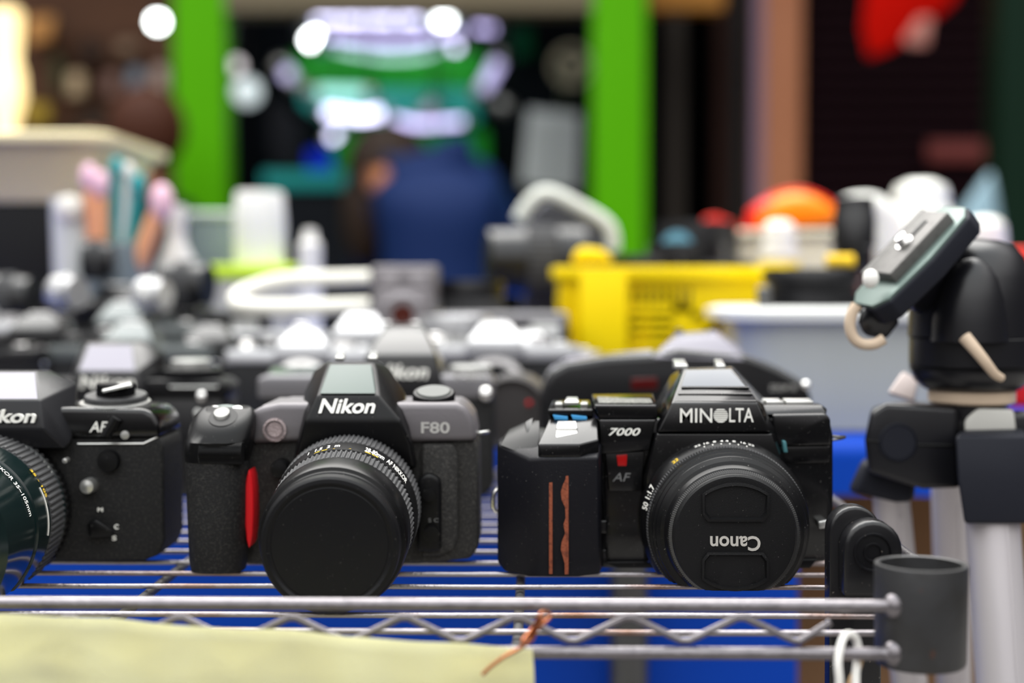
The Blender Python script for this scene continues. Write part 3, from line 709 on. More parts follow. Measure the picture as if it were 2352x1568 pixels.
fin('clamp_bar', obox(pc_+n0*0.0035+u*0.003+v*0.0122,u,v,n0,hu*0.66,0.0016,0.0028,0.0005), mat('worn_grey_metal',(0.30,0.29,0.27)), plate)
cs = pc_+n0*0.0068+u*0.002
fin('camera_screw', lathe(cs,cs+n0,[(0,0.0042),(0.0006,0.0042),(0.0006,0.0028),(0.0015,0.0030),(0.0022,0.0026),(0.0029,0.0030),(0.0036,0.0026),(0.0042,0.0028),(0.0048,0.0)],24), CHROME, plate)
fin('slot', obox(cs+u*0.008,u,v,n0,0.006,0.0012,0.0004,0.0002), SATIN, plate)
pcap = pp(2000,640,0.648)
fin('lever_tip', ball(pcap,0.0035,sc=(1,1,1.2)), mat('white_plastic',(0.8,0.78,0.74)), plate)
# arm joining plate to head
fin('tilt_arm', hull([pc_-n0*0.006+u*a*0.018+v*b_*0.008 for a in (-1,1) for b_ in (-1,1)]+[pp(2140,600,TY),pp(2140,740,TY),pp(2170,640,TY+0.01),pp(2170,700,TY-0.012),pp(2150,620,TY-0.008)],0.002), TB, tr)
# lower lever with cream band
b = hpx([(1980,705,0.652),(2040,700,0.655),(2068,738,0.66),(2035,780,0.66),(1985,770,0.655),(1970,740,0.65),(1980,705,0.668),(2040,700,0.668),(2068,738,0.672),(2035,780,0.672),(1985,770,0.668)],0.002)
fin('plate_latch', b, TB, plate)
lp = [pp(x,y,0.650) for x,y in ((1968,700),(1957,720),(1952,748),(1960,775),(1980,790),(2008,790),(2030,778))]
fin('cream_lever', tube(smoothpath(lp,6),[0.0024]*37,14), mat('aged_cream_plastic',(0.55,0.43,0.32)), plate, 60)
lp = [pp(2216,774,0.652),pp(2238,800,0.649),pp(2262,830,0.648),(pp(2284,858,0.650)),pp(2300,868,0.653)]
fin('lock_lever', tube(smoothpath(lp,5),[0.0030-0.00006*i for i in range(21)],14), mat('aged_cream_plastic',(0.55,0.43,0.32)), tr, 60)
# shoulder castings
b = hpx([(2000,945,0.668),(2035,925,0.668),(2200,935,0.668),(2205,1120,0.668),(2120,1125,0.668),(1995,1085,0.668),(1985,1010,0.668),
         (2000,935,0.70),(2100,920,0.70),(2230,935,0.71),(2230,1110,0.70),(1992,1080,0.70)],0.003,4)
sh5 = fin('shoulder', b, TB, tr)
c = pp(2062,1016,0.668)
fin('hinge_cap', lathe(c-Vector((0,0.0008,0)),c+Vector((0,1,0)),[(0,0),(0,0.0074),(0.0004,0.0077),(0.0004,0.0080),(-0.0002,0.0082),(0.0002,0.0087),(0.002,0.0088)],56), TBM, sh5)
fin('seam', tube([pp(1990,1011,0.6675),pp(2018,1013,0.6675)],0.0005,8), SATIN, sh5)
fin('seam', tube([pp(2106,1021,0.6675),pp(2200,1023,0.6675)],0.0005,8), SATIN, sh5)
def leg(x0,y0,Y0,x1,y1,Y1,sy0,sy1,sw,lw,ye):
    """a leg: sleeve at the top, tube running to the ground"""
    top = pp(x0,y0,Y0); low = pp(x1,y1,Y1); d = (low-top).normalized(); g = top+d*((top.z)/(-d.z))
    lg = fin('leg', tube([top,g],mm(lw,Y0),24), LEGM, tr)
    return lg, top, d, g
for (x0,y0,Y0,x1,y1,Y1,s0,s1,sw,lw) in ((2040,1080,0.70,2072,1400,0.72,0,0,68,42),(2180,1060,0.735,2188,1400,0.77,0,0,60,42),(2272,1080,0.665,2300,1500,0.650,0,0,84,60)):
    top = pp(x0,y0,Y0); low = pp(x1,y1,Y1); d = (low-top).normalized(); g = top+d*(top.z/(-d.z))
    lg = fin('leg', tube([top,top+d*0.4,g+Vector((0,0,0.004))],mm(lw,Y0),28), LEGM, tr)
    sd = Vector((1,0,0)); sd=(sd-d*sd.dot(d)).normalized(); fr = sd.cross(d); 
    if fr.y > 0: fr = -fr
    fin('channel_rib', tube([top+d*0.02+fr*mm(lw,Y0)*0.93+sd*mm(lw,Y0)*0.25,g+fr*mm(lw,Y0)*0.93+sd*mm(lw,Y0)*0.25+Vector((0,0,0.004))],0.0011,8), LEGM, lg)
    if x0 == 2040:
        b = hpx([(1988,1060,0.682),(2110,1060,0.682),(2098,1152,0.682),(2060,1155,0.682),(1968,1130,0.682),(1945,1128,0.70),(1980,1050,0.71),(2110,1060,0.71),(2095,1145,0.715),(1985,1130,0.715)],0.003)
        fin('leg_collar', b, TBM, lg)
    elif x0 == 2272:
        b = hpx([(2195,1000,0.648),(2360,1000,0.648),(2368,1100,0.645),(2362,1202,0.645),(2215,1202,0.645),(2200,1100,0.645),(2212,988,0.66),(2350,985,0.66),(2195,1000,0.682),(2360,1000,0.682),(2360,1200,0.678),(2218,1200,0.678)],0.0035,4)
        fin('leg_collar', b, TBM, lg)
    fin('rubber_foot', ball((g.x,g.y,0.0115),0.012), SATIN, lg)
b = hpx([(2215,962,0.662),(2245,938,0.662),(2328,940,0.662),(2334,990,0.66),(2216,992,0.66),(2245,938,0.68),(2328,940,0.68),(2334,995,0.68),(2216,995,0.68)],0.0015)
fin('grey_latch', b, mat('pale_grey_plastic',(0.42,0.41,0.38),0.5), tr)
fin('centre_casting', hpx([(2190,945,0.672),(2400,945,0.672),(2190,1070,0.672),(2400,1070,0.672),(2190,945,0.72),(2400,945,0.72),(2190,1070,0.71),(2400,1070,0.71)],0.003), TB, tr)
b = hpx([(2040,900,0.71),(2075,850,0.72),(2110,870,0.72),(2100,920,0.71),(2040,905,0.725),(2100,925,0.725)],0.001)
fin('pan_bar', b, mat('pale_pink_plastic',(0.55,0.47,0.45),0.5), tr)
# ================================================================== display table and ground
TZ = SH+0.016
gm = bmesh.new(); 
fin_g = box(-4,4,-1.5,7.5,-0.1,0,0)
gnd = fin('ground', fin_g, mat('street_paving',(0.20,0.19,0.18),0.7,bump=0.3,bscale=30,vary=0.6,vscale=9,vcol=(0.12,0.115,0.11)), None); gnd['kind']='structure'
tb = thing('display_table','long low display table behind the wire rack, under a blue sheet','table',(-0.2,1.5,0))
fin('tabletop', box(-1.7,1.0,0.965,2.15,TZ-0.024,TZ-0.002,0.003), mat('plywood',(0.35,0.22,0.12),0.6,vary=0.5,vscale=8), tb)
for x_,y_ in ((-1.6,1.03),(0.92,1.03),(-1.6,2.08),(0.92,2.08)):
    fin('leg', box(x_-0.02,x_+0.02,y_-0.02,y_+0.02,0,TZ-0.024,0.002), MATS['plywood'], tb)
BLUE = mat('blue_tarpaulin',(0.0,0.05,0.42),0.45,bump=0.3,bscale=60)
def tarp(bm, x0, x1, drop, n=40):
    rows = []
    prof = [(2.15,TZ)]+[(y,TZ) for y in (1.6,1.2,1.0)]+[(0.957,TZ),(0.951,TZ-0.003),(0.949,TZ-0.01)]+[(0.949,TZ-0.01-(drop-0.01)*k/8) for k in range(1,9)]
    for i in range(n+1):
        x = x0+(x1-x0)*i/n; r_ = []
        for j,(y,z) in enumerate(prof):
            yy = y+(0.004*math.sin(x*38)+0.003*math.sin(x*91+1))*max(0,j-6)/8 if j > 6 else y
            r_.append(bm.verts.new((x,yy,z+0.001)))
        rows.append(r_)
    for A_,B_ in zip(rows,rows[1:]):
        for k in range(len(prof)-1): bm.faces.new((A_[k],A_[k+1],B_[k+1],B_[k]))
b = bmesh.new()
tarp(b,-1.72,pp(1832,1400,0.949).x,0.42,60)
tarp(b,pp(1832,1400,0.949).x,1.02,0.036,30)
bmesh.ops.remove_doubles(b,verts=b.verts,dist=0.0004)
bmesh.ops.solidify(b, geom=list(b.faces), thickness=0.0008)
tagp(fin('blue_sheet', b, BLUE, None, 60),'bright blue plastic sheet spread over the table and hanging below the rack','sheet')
# cardboard box and steel leg seen under the table
cb = thing('cardboard_box','brown cardboard box standing under the table, between the tripod legs','box',(0.33,1.3,0))
CARD = mat('cardboard',(0.30,0.17,0.09),0.8,vary=0.4,vscale=12,vcol=(0.2,0.12,0.07))
fin('carton', box(0.17,0.62,1.20,1.56,0,0.80,0.003), CARD, cb)
fin('tape', box(0.36,0.41,1.199,1.1995,0.0,0.80), mat('brown_tape',(0.42,0.28,0.16),0.3), cb)
mat('grey_card',(0.22,0.18,0.17),0.8)

# ================================================================== generic stock, built in local metres, front towards -Y
def V3(*a): return Vector(a)
def local_thing(name): 
    t = bpy.data.objects.new(name, None); COL.objects.link(t); ORG[t.name] = Vector((0,0,0)); t.empty_display_size = 0.02; return t
CH = mat('brushed_chrome_plate',(0.40,0.40,0.41),0.3,metal=0.6,bump=0.1,bscale=900)
LEATH = mat('black_leatherette',(0.007,0.007,0.0075),0.6,bump=0.8,bscale=900)
BLK = mat('black_paint_metal',(0.007,0.007,0.008),0.28)
GREYC = mat('grey_camera_metal',(0.16,0.155,0.165),0.4,metal=0.4)
GLASS = mat('coated_lens_glass',(0.01,0.012,0.02),0.04,coat=1)
DKRED = mat('dark_amber_glass',(0.06,0.012,0.008),0.06)
WHT = mat('white_plastic',(0.8,0.78,0.74),0.35)
def slr(top=CH, skin=LEATH, lens=True, w=0.14, h=0.055, ph=0.026, lensl=0.045, lr=0.030, ring=None):
    t = local_thing('film_camera'); hw = w/2
    b = hull([(x,y,z) for x in (-hw,hw) for y in (0.004,0.028) for z in (0,h)]+[(x,y,z) for x in (-hw+0.008,hw-0.008) for y in (0,0.032) for z in (0,h)],0.0015,2)
    fin('body', b, skin, t)
    b = hull([(x,y,z) for x in (-hw,hw) for y in (0.003,0.029) for z in (h,h+0.013)]+[(x,y,z) for x in (-hw+0.008,hw-0.008) for y in (-0.0005,0.0325) for z in (h,h+0.013)],0.0015,2)
    fin('top_plate', b, top, t)
    z0 = h+0.010
    b = hull([(-0.026,-0.004,z0-0.006),(0.026,-0.004,z0-0.006),(-0.022,-0.004,z0+0.006),(0.022,-0.004,z0+0.006),(-0.012,0.010,z0+ph-0.004),(0.012,0.010,z0+ph-0.004),(-0.012,0.024,z0+ph-0.004),(0.012,0.024,z0+ph-0.004),(-0.028,0.032,z0),(0.028,0.032,z0),(-0.028,0.006,z0),(0.028,0.006,z0)],0.001,2)
    fin('prism_housing', b, top, t)
    fin('accessory_shoe', box(-0.009,0.009,0.011,0.026,z0+ph-0.005,z0+ph-0.002,0.0006), CHROME, t)
    fin('shutter_dial', lathe((0.036,0.015,h+0.021),(0.036,0.015,0),[(0,0),(0,0.0095),(0.008,0.0095),(0.008,0)],28,knurl={1:(28,0.0005),2:(28,0.0005)}), top if top != CH else CHROME, t, 20)
    fin('advance_lever', hull([(0.048,0.006,h+0.017),(0.058,0.004,h+0.017),(0.064,0.022,h+0.017),(0.05,0.024,h+0.017),(0.048,0.006,h+0.013),(0.058,0.004,h+0.013),(0.064,0.022,h+0.013),(0.05,0.024,h+0.013)],0.001,2), CHROME, t)
    rk = fin('rewind_knob', lathe((-0.052,0.015,h+0.023),(-0.052,0.015,0),[(0,0),(0,0.006),(0.001,0.0075),(0.004,0.0075),(0.005,0.0085),(0.010,0.0085),(0.010,0)],32), CHROME if top == CH else BLK, t, 25)
    for s in (-1,1): fin('strap_lug', tube(smoothpath([(s*(hw+0.0005),0.010,h),(s*(hw+0.005),0.014,h-0.001),(s*(hw+0.0005),0.018,h)],4),0.0009,6), CHROME, t)
    if lens:
        A_ = (0,-lensl,0.030); B_ = (0,0,0.030)
        ln = fin('lens', lathe(A_,B_,[(0.004,0),(0.004,lr-0.006),(0,lr-0.003),(0,lr-0.0015),(0.006,lr-0.001),(0.012,lr),(lensl-0.016,lr),(lensl-0.014,lr-0.002),(lensl-0.008,lr-0.002),(lensl,lr+0.001),(lensl,0)],48), BLK, t, 25)
        fin('front_glass', lathe(A_,B_,[(0.0018,0),(0.0030,lr-0.009),(0.0045,lr-0.0062)],32), GLASS, ln)
        fin('grip_ring', lathe(A_,B_,[(0.012,lr),(0.0125,lr+0.0012),(lensl-0.018,lr+0.0012),(lensl-0.017,lr)],knurl={1:(30,0.001),2:(30,0.001)}), ring or KNURL, ln, 20)
    else:
        A_ = (0,-0.004,0.030); B_ = (0,0,0.030)
        fin('lens_mount', lathe(A_,B_,[(0.006,0),(0.006,0.020),(0,0.022),(0,0.027),(0.004,0.029)],48), CHROME, t, 25)
    return t
def compact(top=GREYC, skin=BLK, w=0.125):
    t = local_thing('compact_camera'); hw = w/2
    fin('body', hull([(sx_*(hw-i_),y,z) for sx_ in (-1,1) for i_,y,z in ((0,0.006,0.006),(0,0.030,0.006),(0.003,0.004,0.060),(0.003,0.030,0.060),(0.008,0,0.0),(0.008,0.034,0))],0.004,3), skin, t)
    fin('top_plate', box(-hw+0.004,hw-0.004,0.001,0.033,0.056,0.068,0.003,3), top, t)
    A_ = (0.006,-0.020,0.030); B_ = (0.006,0,0.030)
    ln = fin('lens', lathe(A_,B_,[(0.004,0),(0.003,0.012),(0,0.020),(0.001,0.022),(0.008,0.023),(0.0085,0.026),(0.02,0.027),(0.02,0)],40), BLK, t, 25)
    fin('front_glass', lathe(A_,B_,[(0.001,0),(0.003,0.012)],24), GLASS, ln)
    fin('viewfinder_window', box(-0.008,0.010,-0.0006,0.004,0.050,0.060,0.0004), GLASS, t)
    fin('flash_window', box(0.030,0.052,-0.0006,0.004,0.048,0.060,0.0006), mat('flash_diffuser',(0.6,0.6,0.58),0.2), t)
    fin('shutter_button', lathe((-0.045,0.014,0.0705),(-0.045,0.014,0),[(0,0),(0,0.005),(0.004,0.0055),(0.004,0)],24), CHROME, t)
    return t
def twin(top=GREYC):
    t = local_thing('twin_lens_camera')
    fin('body', box(-0.023,0.023,0,0.045,0,0.046,0.002), GREYC, t)
    fin('viewfinder_hood', box(-0.0225,0.0225,0.002,0.044,0.045,0.070,0.002), mat('mauve_grey_metal',(0.19,0.175,0.185),0.4,metal=0.3), t)
    fin('front_standard', box(-0.019,0.019,-0.006,0.001,0.012,0.0535,0.003), MATS['mauve_grey_metal'], t)
    A_=(0,-0.014,0.0355); B_=(0,0,0.0355)
    ln = fin('taking_lens', lathe(A_,B_,[(0.003,0),(0.002,0.0075),(0,0.013),(0.002,0.0155),(0.009,0.0165),(0.009,0)],40), MATS['mauve_grey_metal'], t, 25)
    fin('front_glass', lathe(A_,B_,[(0.0012,0),(0.0018,0.0078)],24), DKRED, ln)
    for x_ in (-0.010,0.010):
        fin('finder_window', box(x_-0.006,x_+0.006,0.0003,0.004,0.0552,0.0645,0.001), mat('frosted_window',(0.30,0.28,0.29),0.4), t)
    fin('focus_knob', lathe((0.023,0.02,0.02),(0.03,0.02,0.02),[(0,0.009),(0.006,0.009),(0.006,0)],24), CHROME, t)
    return t
def barrel(name, L_, r_, m=BLK, glass=True, ring=None):
    t = local_thing(name)
    bd_ = fin('barrel', lathe((0,0,L_),(0,0,0),[(0.004,0),(0.004,r_-0.007),(0,r_-0.003),(0,r_-0.001),(L_*0.1,r_),(L_*0.3,r_),(L_*0.32,r_-0.0015),(L_*0.62,r_-0.0015),(L_*0.65,r_-0.003),(L_*0.9,r_-0.004),(L_,r_-0.004),(L_,0)],48), m, t, 25)
    fin('grip_ring', lathe((0,0,L_*0.68),(0,0,0),[(0,r_-0.0015),(0.0005,r_+0.0002),(L_*0.3,r_+0.0002),(L_*0.305,r_-0.0015)],knurl={1:(32,0.0009),2:(32,0.0009)}), ring or KNURL, t, 20)
    if glass: fin('front_glass', lathe((0,0,L_),(0,0,0),[(0.0015,0),(0.003,r_*0.5),(0.0042,r_-0.006)],32), GLASS, bd_)
    return t
def kids(o): return [c for c in COL.objects if c.parent == o]
def copy_tree(o):
    c = o.copy(); COL.objects.link(c)
    for ch in kids(o):
        d = ch.copy(); COL.objects.link(d); d.parent = c
        for g in kids(ch):
            e_ = g.copy(); COL.objects.link(e_); e_.parent = d
    return c
USED = {}
def place(key, maker, px, Y, z, rz=0, label='', cat='camera', group=None, tilt=(0,0), sc=1.0, back=False):
    if key not in USED: USED[key] = maker(); o = USED[key]
    else: o = copy_tree(USED[key])
    p = pp(px, 700, Y); o.rotation_mode = 'XYZ'
    o.location = (p.x, Y, z); o.rotation_euler = (math.radians(tilt[0]), math.radians(tilt[1]), math.radians(rz)); o.scale = (sc,)*3
    tagp(o, label, cat, group); bpy.context.view_layer.update()
    # rest the lowest point on z
    lo = 1e9
    for ch in kids(o):
        Mx = o.matrix_world
        for v in ch.bound_box: lo = min(lo, (Mx@Vector(v)).z)
    if tilt != (0,0): 
        lo = 1e9
        for ch in kids(o):
            me = ch.data
            for v in me.vertices: lo = min(lo, (o.matrix_world@v.co).z)
    o.location.z += z-lo
    return o
mk = {'gyn': lambda: slr(mat('worn_grey_chrome',(0.10,0.11,0.11),0.3,metal=0.5), lens=False), 'ch': lambda: slr(CH), 'bk': lambda: slr(BLK), 'chn': lambda: slr(CH, lens=False), 'bkn': lambda: slr(BLK, lens=False, ph=0.022),
      'gy': lambda: slr(GREYC), 'cp': lambda: compact(), 'cpc': lambda: compact(CH, BLK, 0.12), 'cpb': lambda: compact(BLK, BLK, 0.13), 'tl': twin,
      'l1': lambda: barrel('camera_lens',0.055,0.031), 'l2': lambda: barrel('camera_lens',0.085,0.032), 'l3': lambda: barrel('camera_lens',0.04,0.028),
      'ls': lambda: barrel('camera_lens',0.04,0.026,CH,ring=SATCH)}
G = 'used cameras heaped on the blue table'
stock = [ # key, px, Y, stack height, rz, label, tilt, scale
 ('bkn',-110,0.985,0,4,'black lensless camera at the far left edge, front of the blue table',(0,0),.8),
 ('gyn',285,0.99,0,-3,'dull grey lensless camera right behind the second-row camera with the sky sheen on its prism',(-6,0),.8),
 ('chn',690,0.985,0,3,'chrome lensless camera behind the left shoulder of the graphite camera',(-14,0),.74),
 ('chn',1135,0.985,0,-3,'chrome lensless camera with bright prism, just left of the yellow basket foot',(-8,0),.8),
 ('bkn',80,1.035,0.004,5,'black lensless camera second from the left edge of the heap',(-5,0),.85),
 ('bkn',470,1.035,0,-5,'black lensless camera between two chrome ones, left half of the heap',(-4,0),.8),
 ('chn',825,1.035,0.004,2,'chrome lensless camera in front of the grey box camera, bright white prism',(-6,0),.82),
 ('chn',1215,1.04,0,3,'chrome lensless camera directly before the yellow basket',(-4,0),.72),
 ('chn',-90,1.09,0.008,-5,'chrome lensless camera at the left edge, third row of the heap',(-8,0),.85),
 ('gyn',275,1.088,0.008,4,'dull grey lensless camera in the middle of the left heap',(-5,0),.85),
 ('cpc',600,1.095,0.004,-3,'silver-topped compact camera below the white frame',(-4,0),.85),
 ('cp', 1130,1.09,0.012,0,'grey compact camera right of the grey box camera',(0,0),.95),
 ('bkn',90,1.142,0.0,-4,'black lensless camera in the left heap, under the ribbed lens',(0,0),.75),
 ('cpb',450,1.145,0.016,5,'black compact camera with its lens toward the viewer, left of the white frame',(0,0),.9),
 ('cpc',770,1.17,0.0,0,'silver-topped compact camera standing behind the white frame',(0,0),.8),
 ('bkn',260,1.20,0.008,-3,'large black lensless camera crowning the left heap',(0,0),1.05),
 ('gy', 1100,1.27,0.0,-8,'grey film camera with lens at the back, before the grey carry case',(0,0),.9),
]
for i,(k_,px,Y,dz,rz,lab,tl_,sc_) in enumerate(stock):
    place(k_, mk[k_], px, Y, TZ+0.0018+dz, rz, lab, 'camera', G, tl_, sc_)
GL = 'loose lenses among the cameras'
for k_,px,Y,dz,rz,lab,tl_ in (
 ('l1',75,1.15,0.068,85,'black lens with a ribbed ring lying on a black camera at the left edge',(-90,0)),
 ('l3',262,1.215,0.1,95,'short lens with a bright ribbed ring on top of the left heap',(-90,0)),
 ('l1',480,1.145,0.078,80,'dark lens with ribbed ring lying beside the white frame',(-90,0)),
 ('ls',380,1.09,0.076,70,'small silver lens lying between the left cameras',(-90,0)),
 ('ls',180,1.035,0.078,60,'small silver lens lying on the chrome cameras at left',(-90,0)),
 ('ls',1045,1.05,0.035,0,'silver lens standing right of the grey box camera, bright rim',(0,0)),
 ('l3',1075,1.145,0.06,30,'small dark lens right of the grey box camera',(0,0)),
 ('l2',1120,1.315,0.085,-80,'grey lens lying on its side beside the arched handle',(-90,0)),

 ('l2',1600,1.390,0.052,0,'tall dark lens standing behind the yellow basket, right of centre',(0,0)),
 ('l1',1460,1.355,0.052,0,'dark lens standing behind the yellow basket, near its left end',(0,0)),
 ('l1',1395,1.225,0.055,0,'black lens standing in the yellow basket, at its left',(0,0)),
 ('l2',1575,1.22,0.045,0,'tall black lens standing in the yellow basket',(0,0)),
 ('l3',1485,1.175,0.08,0,'short dark lens in the middle of the yellow basket',(0,0)),
 ('l3',1655,1.20,0.075,20,'short dark lens at the right end of the yellow basket',(0,0))):
    place(k_, mk[k_], px, Y, TZ+0.0018+dz, rz, lab, 'lens', GL, tl_, 0.6 if Y > 1.1 and tl_[0] == -90 and px < 600 else 0.5 if lab.startswith('small silver') else 1.2 if 'standing behind' in lab else 1.0)
place('tl', twin, 928, 1.085, TZ+0.040, 0, 'grey box camera with round lens and two finder windows, centre of the heap', 'camera', sc=1.04)
mg = thing('case','magenta case at the left edge of the heap','case',tuple(pp(-30,720,1.17)))
fin('case_body', hpx([(x,y,Y) for x in (-120,32) for y in (672,740) for Y in (1.17,1.21)],0.004), mat('magenta_plastic',(0.45,0.08,0.30),0.5), mg)
# plinths: boxes that the heap leans on
bx = thing('cardboard_box','low grey carton under the heap behind the chrome cameras','box',(-0.1,1.1,TZ+0.002))
fin('carton', box(pp(860,700,1.085).x,pp(1000,700,1.085).x,1.072,1.14,TZ+0.002,TZ+0.0395,0.002), mat('grey_card',(0.22,0.18,0.17)), bx)

cb3 = thing('cardboard_box','grey carton behind the yellow basket with two dark lenses on it','box',(pp(1500,700,1.38).x,1.38,TZ+0.002))
fin('carton', box(pp(1445,0,1.33).x,pp(1700,0,1.33).x,1.325,1.445,TZ+0.002,TZ+0.0535,0.002), MATS['grey_card'], cb3)
lcp = thing('filter_case','pale blue round filter case leaning on the tall dark lens behind the yellow basket','case',tuple(pp(1556,590,1.33)))
cc_ = pp(1556,568,1.327); fin('case_body', lathe((cc_.x,cc_.y,cc_.z),(cc_.x,cc_.y+1,cc_.z),[(0,0),(0,0.0125),(0.001,0.014),(0.005,0.014),(0.005,0)],32), mat('pale_blue_cap',(0.10,0.26,0.36),0.4), lcp)
# ---- second row on the rack --------------------------------------------------
Y2 = 0.80
c2 = thing('film_camera','black film camera in the second row, pale sky sheen on its prism, left','camera',(pp(300,1100,Y2).x,Y2+0.02,SH)); ONRACK.add(c2.name)
fin('body', slab([(60,900),(508,900),(520,915),(522,1120),(500,1142),(60,1145)],Y2,Y2+0.033,0.003), BLK, c2)
fin('top_plate', slab([(60,872),(500,872),(520,884),(520,918),(60,918)],Y2-0.001,Y2+0.034,0.0015), SATIN, c2)
fin('front_line', tube([pp(390,888,Y2-0.0012),pp(500,888,Y2-0.0012)],0.0005,8), SATCH, c2)
p2 = fin('prism_housing', hpx([(201,789,0.815),(306,789,0.815),(176,854,0.795),(315,854,0.795),(168,905,0.793),(330,905,0.793),(333,781,0.828),(379,808,0.826),(330,868,0.80),(385,900,0.815),(190,785,0.835),(330,779,0.84),(150,900,0.835),(385,895,0.835),(160,1000,0.797),(345,1000,0.797),(372,850,0.835)],0.0008), BLK, c2)
fin('prism_slope_sheen', hpx([(204,793,0.8135),(303,793,0.8135),(181,851,0.7955),(310,851,0.7955),(250,820,0.806)],0.0002), mat('prism_sheen_grey',(0.13,0.125,0.15)), p2)  # pale shell carries the sky's sheen as colour on the black prism
fin('lettering', textbm('Nikon',184,308,864,892,0.7925,shear=0.1,bold=0.015,depth=0.001), WHITE, p2)
fin('shutter_dial', disc_z(440,824,0.815,46,0.012,0.0008,36), SATCH, c2, 20)
fin('film_speed_dial', disc_z(442,845,0.815,68,0.009,0.0008,60), BLK, c2, 20)
fin('strap_lug', ball(pp(463,910,0.797),0.0030), CHROME, c2)
fin('self_timer_button', ball(pp(400,998,0.797),0.0026), CHROME, c2)
fin('front_button', ball(pp(455,948,0.798),0.0022), SATCH, c2)
c3 = thing('film_camera','black film camera in the second row, peeking between the two front cameras','camera',(pp(930,1100,Y2).x,Y2+0.02,SH)); ONRACK.add(c3.name)
fin('body', slab([(600,895),(1120,890),(1135,905),(1135,1120),(1110,1144),(600,1145)],Y2,Y2+0.035,0.004), GRIPM, c3)
fin('top_plate', slab([(590,868),(610,862),(1120,862),(1135,875),(1132,915),(590,915)],Y2-0.001,Y2+0.036,0.002), GREYC, c3)
fin('display_window', hpx([(603,875,0.80),(775,868,0.80),(603,890,0.80),(775,890,0.80),(625,840,0.83),(770,838,0.83),(605,885,0.83),(775,885,0.83)],0.002), mat('display_hump_glass',(0.10,0.115,0.11),0.15), c3)
p3 = fin('prism_housing', hpx([(868,790,0.812),(990,790,0.812),(840,815,0.80),(1002,815,0.80),(835,890,0.797),(1018,890,0.797),(885,752,0.825),(975,750,0.825),(885,745,0.84),(975,745,0.84),(1020,830,0.835),(840,850,0.835),(820,900,0.83),(1040,900,0.83),(1000,1000,0.80),(830,1000,0.80)],0.0015), BLK, c3)
fin('flash_cover', hpx([(872,789,0.8113),(987,789,0.8113),(888,758,0.8225),(972,756,0.8225),(930,770,0.82)],0.0004), mat('flash_cover_reflection',(0.03,0.032,0.034)), p3)  # shares the cover colour tinted by the reflection
fin('lettering', textbm('Nikon',858,983,838,869,0.7955,shear=0.22,bold=0.02,depth=0.001,tilt=0.1), WHITE, p3)
for xa in (880,945): fin('accessory_rail', hpx([(x,y,Y) for x in (xa,xa+18) for y in (738,750) for Y in (0.832,0.845)],0.0006), CHROME, p3)
fin('mode_dial', disc_z(1080,838,0.82,50,0.007,0.0008,40), SATCH, c3, 20)
fin('lettering', textbm('F-601',1045,1112,855,872,0.7985,shear=0.1,bold=0.01,depth=0.0006), SILVERP, c3)
fin('strap_lug', ball(pp(1116,905,0.795),0.0040), CHROME, c3)
l3_ = thing('camera_lens','black lens with a small red dot, lying behind the gap between the front cameras','lens',tuple(pp(1190,930,0.87)))
fin('barrel', lathe(pp(1175,950,0.86),pp(1195,930,0.92),[(0.004,0),(0.004,0.017),(0,0.020),(0.002,0.022),(0.04,0.022),(0.042,0.019),(0.055,0.019),(0.055,0)],48), mat('worn_lens_grey',(0.06,0.055,0.055),0.35), l3_)
fin('red_mark', ball(pp(1215,926,0.858),0.0016), RED, l3_)
c4 = thing('bridge_camera','rounded black bridge camera directly behind the angular camera','camera',(pp(1550,1100,Y2).x,Y2+0.02,SH)); ONRACK.add(c4.name)
ol = [(1240,930),(1246,885),(1262,852),(1300,832),(1390,818),(1500,812),(1560,800),(1720,815),(1790,845),(1852,880),(1866,915),(1866,1100),(1840,1140),(1270,1142),(1244,1120)]
fin('body', slab(ol,Y2,Y2+0.036,0.005,4), mat('gloss_black_shell',(0.009,0.009,0.01),0.2), c4)
fin('top_plate', hpx([(1262,850,0.806),(1310,833,0.802),(1500,812,0.802),(1500,830,0.80),(1300,842,0.80),(1310,818,0.83),(1500,802,0.83),(1262,845,0.83)],0.0012), MATS['prism_sheen_grey'], c4)
fin('flash_housing', hpx([(1495,822,0.799),(1715,828,0.799),(1560,775,0.812),(1650,770,0.812),(1680,790,0.812),(1540,785,0.81),(1555,764,0.832),(1645,758,0.832),(1500,815,0.835),(1725,830,0.835),(1690,790,0.83)],0.003,4), mat('lavender_grey_plastic',(0.22,0.21,0.245),0.3), c4)
for xa in (1560,1640): fin('flash_hinge', ball(pp(xa,765,0.833),0.0028), SATIN, c4)
fin('lamp_window', slab([(1450,868),(1510,866),(1510,893),(1450,895)],Y2-0.0006,Y2+0.002,0.0005), mat('dark_red_window2',(0.06,0.004,0.004),0.15), c4)
fin('lettering', textbm('ZOOM 70',1768,1828,884,897,0.7995,bold=0.01,depth=0.0008), SILVERP, c4)
fin('strap_lug', ball(pp(1851,885,0.797),0.0026), CHROME, c4)

# ================================================================== middle distance goods
def px_cyl(name, cx, y0, y1, r0, r1, Y, m, parent, rim=0, segs=40):
    a = pp(cx,y0,Y); c = pp(cx,y1,Y); H_ = a.z-c.z
    pr = [(0.002,0),(0.002,mm(r0,Y)-0.0015),(0,mm(r0,Y)-0.001),(0.0015,mm(r0,Y)),(H_-0.001,mm(r1,Y)),(H_,mm(r1,Y)-0.001),(H_,0)]
    return fin(name, lathe((a.x,Y,a.z),(a.x,Y,a.z-1),pr,segs), m, parent)
